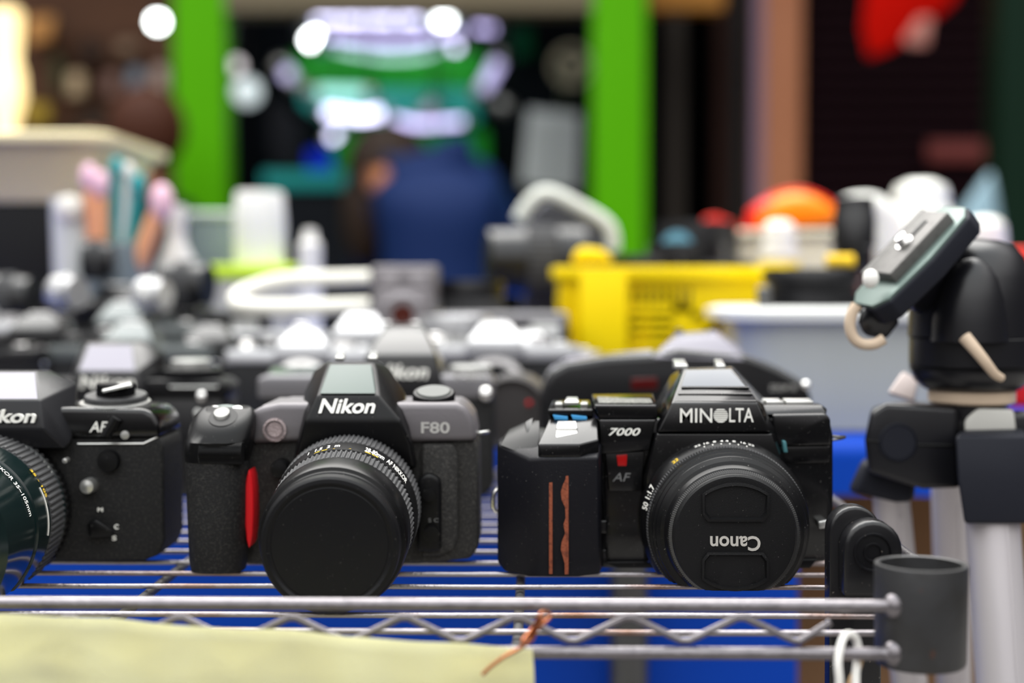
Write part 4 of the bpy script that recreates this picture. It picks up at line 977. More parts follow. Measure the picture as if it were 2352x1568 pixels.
# yellow basket
YB = mat('yellow_basket_plastic',(0.92,0.66,0.0),0.4)
bk = thing('basket','bright yellow plastic basket with slotted sides in the middle of the table','basket',(pp(1530,900,1.2).x,1.2,TZ+0.002))
x0 = pp(1285,700,1.14).x; x1 = pp(1790,700,1.14).x; zt_ = pp(1500,612,1.135).z; zb_ = TZ+0.0025
y0_, y1_ = 1.14, 1.27; th = 0.0022
def wallq(b, xa, xb, ya, yb, sl):  # a thin wall panel, narrower at the foot
    hull([(xa,ya,zt_),(xb,ya,zt_),(xa,yb,zt_),(xb,yb,zt_),(xa+sl[0],ya+sl[2],zb_),(xb+sl[1],ya+sl[2],zb_),(xa+sl[0],yb+sl[2],zb_),(xb+sl[1],yb+sl[2],zb_)],0,1,b); return b
# front wall with slots: pieces between slots
b = bmesh.new()
fx = lambda px: pp(px,700,1.14).x
fz = lambda py: pp(1500,py,1.14).z
cols = [(1440,1452)]
segs_ = []
hull([(fx(1290),1.14,zt_),(fx(1440),1.14,zt_),(fx(1290),1.1425,zt_),(fx(1440),1.1425,zt_),(fx(1325),1.146,zb_),(fx(1440),1.146,zb_),(fx(1325),1.1485,zb_),(fx(1440),1.1485,zb_)],0,1,b)
xs_ = [1440]+[1452+k*20 for k in range(7)]
def rect(pxa,pxb,pya,pyb): box(fx(pxa),fx(pxb),1.1425,1.1445,fz(pyb),fz(pya),0,1,b)
rect(1440,1785,640,662)
for k in range(8): rect(1444+k*18,1453+k*18,662,700)
rect(1588,1780,662,700); rect(1440,1780,700,718)
for k in range(4): rect(1440,1550,718+k*20+9,718+k*20+20)
rect(1440,1450,718,800); rect(1545,1590,700,800); rect(1590,1625,735,800); rect(1612,1640,718,745); rect(1660,1690,700,800)
rect(1440,1780,797,938)
box(fx(1285),fx(1790),1.141,1.1425,zt_-0.012,zt_,0,1,b)
box(x0,x0+th,1.14,1.27,zb_,zt_,0,1,b); box(x1-th,x1,1.14,1.27,zb_,zt_,0,1,b); box(x0,x1,1.268,1.27,zb_,zt_,0,1,b); box(x0,x1,1.146,1.27,zb_,zb_+th,0,1,b)
fin('side_walls', b, YB, bk)
b = box(fx(1330),fx(1440),1.132,1.142,zb_+0.02,zt_-0.004,0.002); fin('corner_panel', b, YB, bk)
b = bmesh.new()
box(fx(1270),fx(1806),1.133,1.143,zt_-0.009,zt_,0.001,2,b); box(fx(1270),fx(1806),1.266,1.276,zt_-0.009,zt_,0.001,2,b)
box(fx(1270),fx(1270)+0.008,1.14,1.27,zt_-0.009,zt_,0.001,2,b); box(fx(1806)-0.008,fx(1806),1.14,1.27,zt_-0.009,zt_,0.001,2,b)
fin('rim', b, YB, bk)
b = hpx([(1312,606,1.15),(1318,580,1.15),(1335,566,1.15),(1385,572,1.15),(1405,590,1.15),(1408,606,1.15),(1312,606,1.165),(1318,580,1.165),(1335,566,1.165),(1385,572,1.165),(1408,606,1.165)],0.003)
fin('folded_handle', b, YB, bk)
# clear bin with pale rim, and what stands on it
BY = 0.985; BK = 1.118
cb_ = thing('storage_bin','translucent bluish-grey plastic bin with a white rim, left of the tripod','bin',(pp(1950,1000,1.05).x,1.06,TZ+0.002))
zr = pp(1900,735,BY).z; zb2 = TZ+0.002
xL = pp(1695,800,BY).x; xR = pp(2360,800,BY).x
def rrect(xa,xb,ya,yb,r_,z,n=6):
    o=[]
    for cx,cy,a0 in ((xb-r_,ya+r_,-90),(xb-r_,yb-r_,0),(xa+r_,yb-r_,90),(xa+r_,ya+r_,180)):
        for i in range(n+1):
            a=math.radians(a0+90*i/n); o.append(Vector((cx+r_*math.cos(a),cy+r_*math.sin(a),z)))
    return o
b = loftrings([rrect(xL+0.010,xR-0.010,BY+0.010,BK-0.004,0.025,zb2),rrect(xL+0.001,xR-0.001,BY+0.001,BK-0.001,0.03,zr),rrect(xL+0.004,xR-0.004,BY+0.004,BK-0.004,0.028,zr),rrect(xL+0.013,xR-0.013,BY+0.013,BK-0.008,0.023,zb2+0.003)],cap=True)
fin('tub', b, mat('frosted_blue_plastic',(0.40,0.42,0.40),0.35,coat=0.3), cb_)
b = loftrings([rrect(xL-0.001,xR+0.001,BY-0.001,BK,0.03,zr-0.001),rrect(xL-0.009,xR+0.009,BY-0.009,BK+0.006,0.034,zr),rrect(xL-0.010,xR+0.010,BY-0.010,BK+0.007,0.035,zr+0.006),rrect(xL-0.002,xR+0.002,BY-0.002,BK,0.03,zr+0.008)],cap=True)
fin('rim_lid', b, mat('milky_plastic',(0.75,0.76,0.74),0.3), cb_)
yl = thing('lens_case','wide black lens housing lying on the lid of the bin','lens',(pp(1865,700,1.06).x,1.06,zr+0.008))
zq = zr+0.0085
b = lathe((pp(1865,700,1.06).x,1.06,zq+0.026),(pp(1865,700,1.06).x,1.06,0),[(0,0),(0,mm(108,1.06)),(0.003,mm(113,1.06)),(0.009,mm(113,1.06)),(0.010,mm(106,1.06)),(0.018,mm(106,1.06)),(0.0185,mm(120,1.06)),(0.026,mm(122,1.06)),(0.026,0)],56)
fin('barrel', b, BLK, yl)
yc = thing('film_canister','small yellow film canister lying on the black lens housing','canister',(pp(1928,600,1.03).x,1.03,zq+0.0265))
P_ = pp(1900,600,1.045); z_ = zq+0.0265+0.0046
b = lathe((pp(1898,600,1.045).x,1.045,z_),(pp(1960,600,1.045).x,1.045,z_),[(0,0),(0,0.004),(0.001,0.0046),(mm(60,1.045),0.0046),(mm(62,1.045),0.004),(mm(62,1.045),0)],24)
fin('tube', b, mat('yellow_tin',(0.85,0.55,0.02),0.35), yc)
bl = thing('camera_lens','tall slim black lens standing on the bin beside the white pipe','lens',(pp(1963,600,1.075).x,1.075,zq+0.0262))
px_cyl('barrel',1963,452,0,46,46,1.075,BLK,bl).data  # replaced below by true height
for ch in kids(bl): bpy.data.objects.remove(ch)
a_ = pp(1963,452,1.075); Hh = a_.z-(zq+0.0262)
fin('barrel', lathe(a_,a_-Vector((0,0,1)),[(0.003,0),(0.003,mm(36,1.075)),(0,mm(40,1.075)),(0.001,mm(43,1.075)),(Hh*0.25,mm(46,1.075)),(Hh*0.27,mm(48,1.075)),(Hh*0.7,mm(48,1.075)),(Hh*0.72,mm(44,1.075)),(Hh,mm(44,1.075)),(Hh,0)],40), BLK, bl)
# brown small thing on bin left corner
sb = thing('adapter_ring','small dark metal adapter block on the left end of the bin lid','adapter',(pp(1750,680,1.02).x,1.02,zr+0.008))
fin('block', hull([(pp(x,680,Y).x,Y,z) for x in (1738,1772) for Y in (1.005,1.035) for z in (zr+0.0082,zr+0.022)],0.002), STEELD, sb)
# cream box and jar
YY = 1.42
def stand(h): return TZ+0.002
bx2 = thing('storage_box','cream plastic box with a beige lid behind the yellow basket','box',(pp(1780,700,YY).x,YY+0.06,TZ+0.002))
a_ = pp(1645,548,YY); c_ = pp(1925,548,YY)
fin('tub', box(a_.x+0.004,c_.x-0.004,YY,YY+0.12,TZ+0.002,a_.z,0.006,3), mat('cream_tub_plastic',(0.62,0.56,0.42),0.45), bx2)
fin('lid', box(a_.x-0.002,c_.x+0.002,YY-0.006,YY+0.126,a_.z,pp(1780,528,YY).z,0.004,3), mat('beige_lid_plastic',(0.55,0.50,0.36),0.45), bx2)
zl = pp(1780,528,YY).z
wj = thing('jar','white rounded jar with a yellow band, in front of the cream box','jar',(pp(1790,640,1.33).x,1.33,TZ+0.002))
a_ = pp(1790,505,1.33); Hj = a_.z-TZ-0.002
jb = fin('jar_body', lathe(a_,a_-Vector((0,0,1)),[(0,0),(0.001,mm(22,1.33)),(0.006,mm(36,1.33)),(0.014,mm(40,1.33)),(0.018,mm(34,1.33)),(0.022,mm(42,1.33)),(Hj,mm(44,1.33)),(Hj,0)],40), mat('white_glaze',(0.8,0.77,0.7),0.25), wj)
zb3 = pp(1790,600,1.33).z
fin('yellow_band', lathe((a_.x,1.33,zb3),(a_.x,1.33,0),[(0,mm(42,1.33)),(0,mm(45.5,1.33)),(0.02,mm(45.5,1.33)),(0.02,mm(42,1.33))],40), YB, wj)
og = thing('pouch','glossy orange pouch with a red edge, lying on the cream box','pouch',(pp(1835,520,YY+0.05).x,YY+0.05,zl))
rings=[]
for t in range(9):
    u_=t/8; px_=1738+200*u_; r1=0.004+0.0138*math.sin(PI*min(1,u_*0.9+0.12))**0.7
    c = pp(px_,0,YY+0.05); rings.append([Vector((c.x,YY+0.05+r1*1.4*math.cos(2*PI*k/20),zl+0.0005+r1+r1*math.sin(2*PI*k/20)+0.006*u_)) for k in range(20)])
fin('pouch_body', loftrings(rings), mat('orange_vinyl',(0.95,0.22,0.0),0.3), og, 60)
fin('red_edge', tube(smoothpath([r_[5]+Vector((0,-0.002,0.001)) for r_ in rings],3),0.0028,10), mat('red_vinyl',(0.7,0.02,0.01),0.35), og, 60)
fin('red_side', loftrings([[p+Vector((-0.006,0.004,0)) for p in rings[k]] for k in (0,1,2)]), MATS['red_vinyl'], og, 60)
rd = thing('pouch','small red pouch at the left end of the cream box','pouch',(pp(1655,520,YY+0.04).x,YY+0.04,zl))
fin('pouch_body', hull([(pp(px_,0,YY+0.04).x,YY+0.02+y_,zl+0.0005+mm(h_,YY)) for px_,h_ in ((1615,0),(1622,34),(1645,36),(1700,12),(1712,0)) for y_ in (0,0.04)],0.004,3), MATS['red_vinyl'], rd)
# white pot with spout at right back
pt = thing('kettle','white enamel kettle with a thick curved spout behind the tripod plate','kettle',(pp(2120,700,1.36).x,1.36,TZ+0.002))
a_ = pp(2115,412,1.36); Hk=a_.z-TZ-0.002
KW = mat('white_enamel',(0.78,0.78,0.72),0.22)
fin('kettle_body', lathe(a_,a_-Vector((0,0,1)),[(0,0),(0.0005,mm(30,1.36)),(0.006,mm(58,1.36)),(0.016,mm(66,1.36)),(0.02,mm(60,1.36)),(0.026,mm(70,1.36)),(0.06,mm(95,1.36)),(0.12,mm(110,1.36)),(Hk,mm(96,1.36)),(Hk,0)],56), KW, pt)
fin('spout', tube(smoothpath([pp(x,y,1.30) for x,y in ((1935,478),(1965,470),(2005,474),(2032,500),(2042,560),(2060,640),(2090,700))],6),[0.0088+0.0002*i for i in range(37)],18), KW, pt, 60)
wb = thing('jar','small white round jar right of the kettle, behind the tripod head','jar',(pp(2265,640,1.3).x,1.3,TZ+0.002))
a_ = pp(2262,495,1.3)
fin('jar_body', lathe(a_,a_-Vector((0,0,1)),[(0,0),(0.002,mm(30,1.3)),(0.008,mm(46,1.3)),(0.02,mm(50,1.3)),(a_.z-TZ-0.002,mm(48,1.3)),(a_.z-TZ-0.002,0)],40), KW, wb)
rc = thing('case','red case at the right edge behind the tripod head','case',(pp(2335,640,1.2).x,1.2,TZ+0.002))
fin('case_body', hull([(pp(x,0,1.2).x,y,z) for x in (2318,2420) for y in (1.18,1.24) for z in (TZ+0.002,pp(2340,570,1.2).z)],0.004), MATS['red_vinyl'], rc)
# grey panel case with arched white handle
gp = thing('carry_case','grey carry case with a thick white arched handle, centre of the table back','case',(pp(1310,700,1.36).x,1.36,TZ+0.002))
o_ = [(1195,600),(1200,530),(1225,480),(1262,452),(1300,462),(1395,520),(1412,560),(1412,600)]
P_ = [pp(x,y,1.36) for x,y in o_]; 
b = hull([(p.x,yy,max(p.z,TZ+0.002)) for p in P_ for yy in (1.36,1.41)]+[(P_[0].x,yy,TZ+0.002) for yy in (1.36,1.41)]+[(P_[-1].x,yy,TZ+0.002) for yy in (1.36,1.41)],0.006,3)
fin('case_body', b, mat('charcoal_fabric',(0.10,0.10,0.11),0.7), gp)
fin('handle', tube(smoothpath([pp(x,y,1.345) for x,y in ((1192,505),(1212,472),(1240,447),(1272,447),(1330,475),(1385,508),(1405,535),(1408,575))],6),0.0066,18), mat('off_white_rubber',(0.66,0.68,0.62),0.4), gp, 60)
# white frame lying
fr = thing('plastic_frame','off-white plastic frame, open at its right end, lying on the cameras','frame',tuple(pp(690,700,1.13)))
pts=[pp(x,y,Y) for x,y,Y in ((850,638,1.16),(760,640,1.16),(670,642,1.16),(600,655,1.155),(548,678,1.14),(548,698,1.12),(600,706,1.11),(700,706,1.11),(790,704,1.11),(850,702,1.11))]
fin('frame_bar', tube(smoothpath(pts,5),0.0060,18), mat('off_white_plastic',(0.78,0.76,0.68),0.4), fr, 60)
# lime box and white cup
lb = thing('storage_box','grey box with a lime green lid, under the white ribbed cup','box',(pp(580,700,1.4).x,1.42,TZ+0.002))
xa,xb=pp(430,0,1.38).x,pp(668,0,1.38).x; zl2=pp(550,608,1.38).z
fin('tub', box(xa+0.003,xb-0.003,1.383,1.48,TZ+0.002,zl2-0.012,0.004), mat('pale_grey_plastic',(0.42,0.41,0.38)), lb)
fin('lid', box(xa,xb,1.38,1.483,zl2-0.013,zl2,0.003,3), mat('lime_plastic',(0.55,0.78,0.02),0.35), lb)
wc = thing('cup','tall white ribbed plastic cup standing on the lime green lid','cup',(pp(596,600,1.42).x,1.42,zl2))
a_=pp(596,440,1.42); Hc=a_.z-zl2
fin('cup_body', lathe(a_,a_-Vector((0,0,1)),[(0.003,0),(0.0005,mm(46,1.42)),(0,mm(50,1.42)),(0.003,mm(55,1.42)),(Hc*0.45,mm(60,1.42)),(Hc,mm(58,1.42)),(Hc,0)],80,knurl={3:(40,0.0006),4:(40,0.0006),5:(40,0.0006)}), mat('white_cup_plastic',(0.8,0.79,0.75),0.4), wc)
sl_ = thing('bottle','slim white bottle right of the lime green lid','bottle',(pp(712,700,1.36).x,1.36,TZ+0.002))
a_=pp(712,525,1.36); Hs=a_.z-TZ-0.002
fin('bottle_body', lathe(a_,a_-Vector((0,0,1)),[(0,0),(0.001,mm(14,1.36)),(0.01,mm(17,1.36)),(0.014,mm(26,1.36)),(Hs,mm(26,1.36)),(Hs,0)],32), WHT, sl_)
fl = thing('bottle','white tapering bottle left of the lime green lid','bottle',(pp(410,700,1.3).x,1.3,TZ+0.002))
a_=pp(405,470,1.3); Hs=a_.z-TZ-0.002
fin('bottle_body', lathe(a_,a_-Vector((0,0,1)),[(0,0),(0.001,mm(22,1.3)),(0.018,mm(24,1.3)),(0.022,mm(20,1.3)),(0.035,mm(24,1.3)),(0.055,mm(50,1.3)),(Hs,mm(62,1.3)),(Hs,0)],36), WHT, fl)
gb = thing('storage_box','grey-blue box between the white bottle and the white cup','box',(pp(480,700,1.5).x,1.5,TZ+0.002))
fin('tub', hull([(pp(x,0,1.5).x,y,z) for x in (425,560) for y in (1.5,1.56) for z in (TZ+0.002,pp(480,500,1.5).z)],0.004), mat('slate_plastic',(0.20,0.24,0.27),0.4), gb)
fin('lid', hull([(pp(x,0,1.5).x,y,z) for x in (422,563) for y in (1.497,1.563) for z in (pp(480,500,1.5).z,pp(480,484,1.5).z)],0.003), mat('pale_lid_plastic',(0.55,0.60,0.58),0.4), gb)
# tumbler with markers
tu = thing('tumbler','frosted tumbler holding pens, in front of the cream basket','tumbler',(pp(165,700,1.262).x,1.262,TZ+0.002))
a_=pp(165,455,1.262); Hs=a_.z-TZ-0.002
fin('tumbler_body', lathe(a_,a_-Vector((0,0,1)),[(0.004,mm(40,1.3)),(0,mm(43,1.3)),(0.001,mm(46,1.3)),(Hs,mm(36,1.3)),(Hs,0),(Hs-0.003,0),(Hs-0.003,mm(32,1.3)),(0.004,mm(40,1.3))],40), mat('frosted_glass',(0.6,0.62,0.62),0.2,coat=0.5), tu)
fin('bright_cap', ball(pp(158,478,1.243),0.011,sc=(1,0.5,1)), mat('white_glaze',(0.8,0.77,0.7)), tu)
pc2 = thing('pen_cup','dark cup behind the tumbler, full of coloured brushes','cup',(pp(265,700,1.268).x,1.34,TZ+0.002))
a_=pp(265,560,1.268); Hs=a_.z-TZ-0.002
fin('cup_body', lathe(a_,a_-Vector((0,0,1)),[(0.004,mm(76,1.268)),(0,mm(79,1.268)),(0.001,mm(82,1.268)),(Hs,mm(70,1.268)),(Hs,0),(Hs-0.003,0),(Hs-0.003,mm(66,1.268)),(0.004,mm(76,1.268))],40), mat('slate_plastic',(0.20,0.24,0.27)), pc2)
OR=mat('salmon_plastic',(0.95,0.45,0.25),0.4); TE=mat('teal_brush_plastic',(0.02,0.30,0.32),0.4); PK=mat('pink_plastic',(0.8,0.5,0.62),0.4)
for (xa_,ya_,xb_,yb_,r_,m_,lab) in ((205,408,225,640,0.0065,OR,'salmon-coloured brush leaning left in the dark cup'),(232,425,240,640,0.0065,OR,'salmon-coloured brush standing upright in the dark cup'),
    (268,385,262,640,0.005,TE,'teal brush in the middle of the dark cup'),(296,395,280,640,0.0045,WHT,'thin white brush in the dark cup'),(318,425,292,640,0.0055,TE,'teal brush leaning right in the dark cup'),
    (372,465,300,650,0.0085,OR,'salmon brush with a pink tip leaning far right out of the dark cup')):
    A_=pp(xa_,ya_,1.245); B_=pp(xb_,yb_,1.262); t = thing('brush',lab,'brush',tuple(B_))
    fin('handle', tube([A_,A_.lerp(B_,0.5),B_],[r_*0.8,r_,r_*0.8],14), m_, t)
    fin('tip', ball(A_,r_*1.15,sc=(1,1,1.6)), PK if m_ is OR else m_, t)
# cream basket on black crate
CW = mat('cream_basket_plastic',(0.85,0.74,0.44),0.55)
cr_ = thing('crate','black crate under the cream basket at the left edge','crate',(pp(0,700,1.36).x,1.36,TZ+0.002))
xa=pp(-260,0,1.30).x; xb=pp(120,0,1.30).x; zc=pp(0,466,1.30).z
fin('crate_body', box(xa,xb,1.30,1.50,TZ+0.002,zc,0.004), mat('black_crate_plastic',(0.005,0.005,0.006),0.5), cr_)
cbk = thing('basket','cream ribbed plastic basket standing on the black crate, upper left','basket',(pp(0,400,1.36).x,1.36,zc+0.0005))
xa=pp(-330,0,1.27).x; xb=pp(226,0,1.27).x; zt3=pp(150,322,1.27).z; 
b = loftrings([rrect(xa+0.02,xb-0.028,1.30,1.46,0.02,zc+0.001),rrect(xa,xb,1.275,1.48,0.02,zt3),rrect(xa+0.003,xb-0.003,1.278,1.477,0.018,zt3),rrect(xa+0.023,xb-0.031,1.303,1.457,0.018,zc+0.004)])
fin('tub', b, CW, cbk, 40)
b = bmesh.new()
nr=70
for k in range(nr):
    u_=k/(nr-1); xt=xa+0.02+(xb-xa-0.04)*u_; xb_=xa+0.04+(xb-xa-0.088)*u_
    tube([(xt,1.2745,zt3-0.004),(xb_,1.2985,zc+0.004)],0.0009,6,b)
fin('ribs', b, CW, cbk)
b = loftrings([rrect(xa-0.004,xb+0.004,1.270,1.485,0.024,zt3-0.002),rrect(xa-0.009,xb+0.009,1.265,1.490,0.027,zt3),rrect(xa-0.009,xb+0.009,1.265,1.490,0.027,zt3+0.006),rrect(xa-0.004,xb+0.004,1.270,1.485,0.024,zt3+0.008),rrect(xa+0.003,xb-0.003,1.278,1.477,0.018,zt3+0.006),rrect(xa+0.003,xb-0.003,1.278,1.477,0.018,zt3-0.002)],cap=False)
fin('rim', b, CW, cbk, 40)

# ================================================================== the street behind
def st(name, bm, m): o = fin(name,bm,m,None); o['kind']='structure'; return o
def wallbox(x0,x1,Y,y0=None,y1=None,dep=0.1,bw=0):
    """upright block whose front spans the pixel columns x0..x1 at depth Y"""
    z1 = 3.0 if y0 is None else pp(1176,y0,Y).z; z0 = 0 if y1 is None else pp(1176,y1,Y).z
    return box(pp(x0,650,Y).x,pp(x1,650,Y).x,Y,Y+dep,z0,z1,bw)
st('wall_left', wallbox(-900,400,5.2), mat('brown_shop_wall',(0.12,0.058,0.034),0.7,vary=0.5,vscale=3,vcol=(0.07,0.038,0.025)))
GRN = mat('green_painted_steel',(0.085,0.38,0.0),0.55,bump=0.1,bscale=20,spec=0.1)
st('trim_1', wallbox(402,520,4.3,dep=0.12,bw=0.005), GRN)
st('trim_2', wallbox(1360,1482,4.3,dep=0.12,bw=0.005), GRN)
st('trim_3', wallbox(520,1360,4.3,-60,22,dep=0.12), mat('olive_beam',(0.16,0.13,0.08),0.6))
DKI = mat('dark_interior',(0.012,0.014,0.018),0.8,spec=0.1)
st('wall_back', wallbox(380,1500,6.6), DKI)
st('wall_shop_left', box(-1.50,-1.44,5.32,6.6,0,3.0), DKI)
st('wall_shop_right', box(pp(1440,650,4.5).x,pp(1440,650,4.5).x+0.06,4.45,6.6,0,3.0), DKI)
st('wall_right', wallbox(1482,3300,5.6), mat('doorway_shade',(0.003,0.003,0.003),0.9,spec=0.05))  # near-black sheet stands in for the shade of an open doorway
st('trim_4', wallbox(1530,1570,5.0,dep=0.05), mat('dull_grey_brown_post',(0.04,0.032,0.025),0.6))
st('trim_5', wallbox(1640,1682,5.0,dep=0.08), mat('dark_brown_frame',(0.03,0.011,0.007),0.7))
st('trim_6', wallbox(1684,1738,5.0,dep=0.06), mat('charcoal_frame',(0.035,0.038,0.038),0.6))
st('trim_7', wallbox(1738,1842,4.8,dep=0.3,bw=0.02), mat('salmon_pillar_paint',(0.45,0.18,0.09),0.6,vary=0.7,vscale=3,vcol=(0.36,0.11,0.03)))
st('trim_8', wallbox(1728,1752,4.78,dep=0.02), mat('mauve_edge_paint',(0.25,0.16,0.22),0.6))
b = bmesh.new(); zz_=0.0
xa=pp(1842,650,4.9).x; xb=pp(2300,650,4.9).x
while zz_ < 2.9:
    tube([(xa,4.92,zz_+0.03),(xb,4.92,zz_+0.03)],0.026,8,b); zz_+=0.05
st('door_1', b, mat('dark_maroon_shutter',(0.010,0.0035,0.005),0.7,spec=0.05))
st('trim_9', wallbox(2292,2420,4.0,dep=0.15,bw=0.01), mat('dark_green_post',(0.004,0.016,0.008),0.6,spec=0.1))
st('trim_10', wallbox(1482,1660,4.6,-60,20,dep=0.1), mat('amber_beam',(0.4,0.17,0.03),0.6))
st('sky_blocking_ceiling', box(-6,6,4.15,7.0,3.0,3.1), mat('ceiling_board',(0.2,0.19,0.17),0.8))  # unseen roof added to keep sky light out of the shop
# hanging red banner
rb = hpx([(1990,-40,4.4),(2215,-40,4.4),(2190,10,4.4),(2100,80,4.4),(2040,120,4.4),(1992,135,4.4),(1978,60,4.4),(1990,-40,4.43),(2215,-40,4.43),(2190,10,4.43),(2100,80,4.43),(1992,135,4.43),(1978,60,4.43)],0.01)
rbo = thing('hanging_banner','red banner hanging from above before the dark shutter','banner',tuple(pp(2090,-40,4.4)))
fin('cloth', rb, mat('red_banner_cloth',(0.50,0.004,0.001),0.8,spec=0.05), rbo)
fin('pale_patch', hpx([(x,y,Y) for x,y in ((2075,90),(2110,40),(2140,40),(2130,105),(2090,105)) for Y in (4.385,4.40)],0.004), mat('pale_pink_print',(0.6,0.25,0.2),0.6), rbo)
for xq in (2005,2195): fin('cord', tube([pp(xq,-38,4.41),Vector((pp(xq,-38,4.41).x,4.41,3.0))],0.004,6), SATIN, rbo)
sg = thing('wall_sign','small dull red sign low on the maroon shutter','sign',tuple(pp(2200,345,4.88)))
fin('panel', hpx([(x,y,Y) for x in (2130,2272) for y in (325,370) for Y in (4.86,4.89)],0.004), mat('dull_red_sign',(0.16,0.035,0.03),0.5), sg)
tpb = thing('umbrella','pale blue folded umbrella standing before the dark green post','umbrella',(pp(2252,600,3.0).x,3.0,0))
a_=pp(2275,395,3.0)
fin('canopy', lathe(a_,pp(2235,560,3.0),[(0,0),(0.02,0.012),(0.09,0.04),(0.2,0.055),(0.42,0.06),(0.42,0)],20), mat('pale_blue_cloth',(0.22,0.33,0.38),0.6), tpb)
fin('shaft', tube([pp(2250,500,3.0),Vector((pp(2215,650,3.0).x,3.0,0))],0.012,8), SATIN, tpb)
# shop interior
def wl(name,label,cat,bm,m,kind=None,group=None):
    o = fin(name,bm,m,None); tagp(o,label,cat,group,kind); return o
LAV=mat('led_lavender_white',(0.8,0.8,0.9),0.4,emit=(0.72,0.70,1.0),es=4.0)
LAVD=mat('led_lavender_dim',(0.6,0.6,0.7),0.4,emit=(0.55,0.5,0.9),es=1.0)
LWH=mat('led_white',(0.9,0.9,0.9),0.4,emit=(0.95,1.0,1.0),es=14)
LTE=mat('led_teal',(0.4,0.7,0.65),0.4,emit=(0.35,0.85,0.75),es=0.9)
GL_='light tubes inside the shop'
NT=[0]
def lt(label, P_, r_, m_, Y=5.9):
    Y = 5.30+0.075*(14-NT[0] if NT[0] < 15 else 0); NT[0] += 1
    t = thing('light_tube',label,'light',tuple(pp(P_[0][0],P_[0][1],Y)),GL_)
    pts=[pp(x,y,Y) for x,y in P_]
    fin('tube', tube(smoothpath(pts,4) if len(pts)>2 else pts, r_, 8), m_, t)
    fin('end_cap', ball(pts[0],r_*1.4,u=10,v=8), SATCH, t); fin('end_cap', ball(pts[-1],r_*1.4,u=10,v=8), SATCH, t)
    fin('hanger', tube([pts[len(pts)//2],Vector((pts[len(pts)//2].x,Y,3.01))],0.004,6), SATIN, t)
lt('long bright light tube along the shop top, white at its right end',[(715,44),(850,46),(985,46)],0.012,LAV)
lt('blown-out white end of the top light tube, right',[(985,44),(1030,40),(1050,44)],0.028,LWH)
lt('short slanting white light at the upper left of the shop',[(702,70),(722,92),(738,102)],0.030,LWH)
lt('sagging lavender light strip under the top tube',[(745,82),(850,95),(910,100),(990,88),(1060,70)],0.012,mat('led_lavender_mid',(0.7,0.7,0.8),0.4,emit=(0.6,0.52,0.95),es=2.2))
lt('short lavender light at the upper right of the shop',[(1085,64),(1140,68)],0.012,MATS['led_lavender_mid'])
lt('sagging greenish light strip, third from the top',[(765,112),(850,128),(915,132),(980,125),(1015,110)],0.009,mat('led_mint',(0.5,0.8,0.7),0.4,emit=(0.5,0.85,0.75),es=1.3))
lt('short lavender light above the middle shelf, right',[(1030,108),(1062,108)],0.014,LAV)
lt('bright lavender light above the person, left part',[(738,258),(775,258),(830,266),(885,256)],0.019,LAV)
lt('bright white light right above the person',[(980,258),(992,245)],0.026,mat('led_white_mid',(0.9,0.9,0.9),0.4,emit=(0.92,0.92,1.0),es=6))
lt('dim lavender strip behind the person, right part',[(900,272),(960,285),(1020,282),(1070,278)],0.013,MATS['led_lavender_mid'])
lt('slanting lavender light left of the person head',[(752,322),(782,300)],0.014,LAV)
lt('lavender light slanting down at the right of the shop',[(1150,130),(1120,185),(1100,215)],0.022,LAVD)
lt('pale bluish light slanting down at the left of the shop',[(645,150),(680,190)],0.024,LAVD)
lt('lavender light low at the right of the shop shelf',[(1150,240),(1160,245)],0.022,LAVD)
lt('teal light bar across the middle of the shop',[(720,212),(850,215)],0.022,LTE)
sh_ = thing('shelf','teal glass shelf with added glow across the shop interior','shelf',tuple(pp(900,225,5.95)))
fin('board', box(pp(690,0,5.95).x,pp(1085,0,5.95).x,5.95,6.6,pp(900,240,5.95).z,pp(900,204,5.95).z,0.005), mat('glowing_teal_glass',(0.05,0.32,0.30),0.3,emit=(0.02,0.25,0.22),es=0.55), sh_)  # emission added so the shelf glass looks lit
wl('wall_panel','green panel with added glow on the shop back wall under the light strips','panel',box(pp(670,0,6.45).x,pp(1110,0,6.45).x,6.45,6.58,pp(900,200,6.45).z,pp(900,120,6.45).z),mat('green_panel_glow',(0.03,0.36,0.03),0.5,emit=(0.01,0.3,0.02),es=0.22))  # emission added to the green so the panel looks lit
wl('wall_panel','green panel with added glow behind the seated person head','panel',box(pp(760,0,6.3).x,pp(1115,0,6.3).x,6.3,6.58,pp(900,380,6.3).z,pp(900,298,6.3).z),MATS['green_panel_glow'])
wl('bag','dark bag hanging at the left of the shop interior','bag',hull([tuple(pp(x,y,5.6+dy)) for x,y in ((612,240),(650,220),(690,290),(700,390),(625,400),(612,330)) for dy in (0,0.12)]+[tuple(pp(640,240,6.6))],0.02),mat('black_bag_fabric',(0.012,0.013,0.018),0.6))
ct = thing('counter','teal-topped counter in the shop, left of the seated person','counter',(pp(700,600,5.2).x,5.3,0))
fin('top', box(pp(600,0,5.2).x,pp(810,0,5.2).x,5.2,5.7,pp(700,432,5.2).z,pp(700,394,5.2).z,0.005), mat('teal_counter_paint',(0.02,0.36,0.34),0.4), ct)
fin('cabinet', box(pp(605,0,5.2).x,pp(805,0,5.2).x,5.22,5.7,0,pp(700,432,5.2).z), DKI, ct)
wl('blue_box','vivid blue box standing on the teal counter','box',hull([tuple(pp(x,y,5.3+dy)) for x in (705,765) for y in (345,394) for dy in (0,0.1)],0.01),mat('vivid_blue_card',(0.0,0.03,0.75),0.5))
po = thing('paper_notice','grey-white paper notice board standing right of the seated person','notice',(pp(1268,600,4.6).x,4.6,0))
fin('board', hpx([(x,y,4.62+d) for x,y in ((1212,250),(1334,262),(1326,438),(1196,424)) for d in (0,0.02)],0.004), mat('notice_paper',(0.50,0.53,0.53),0.7), po)
b = bmesh.new()
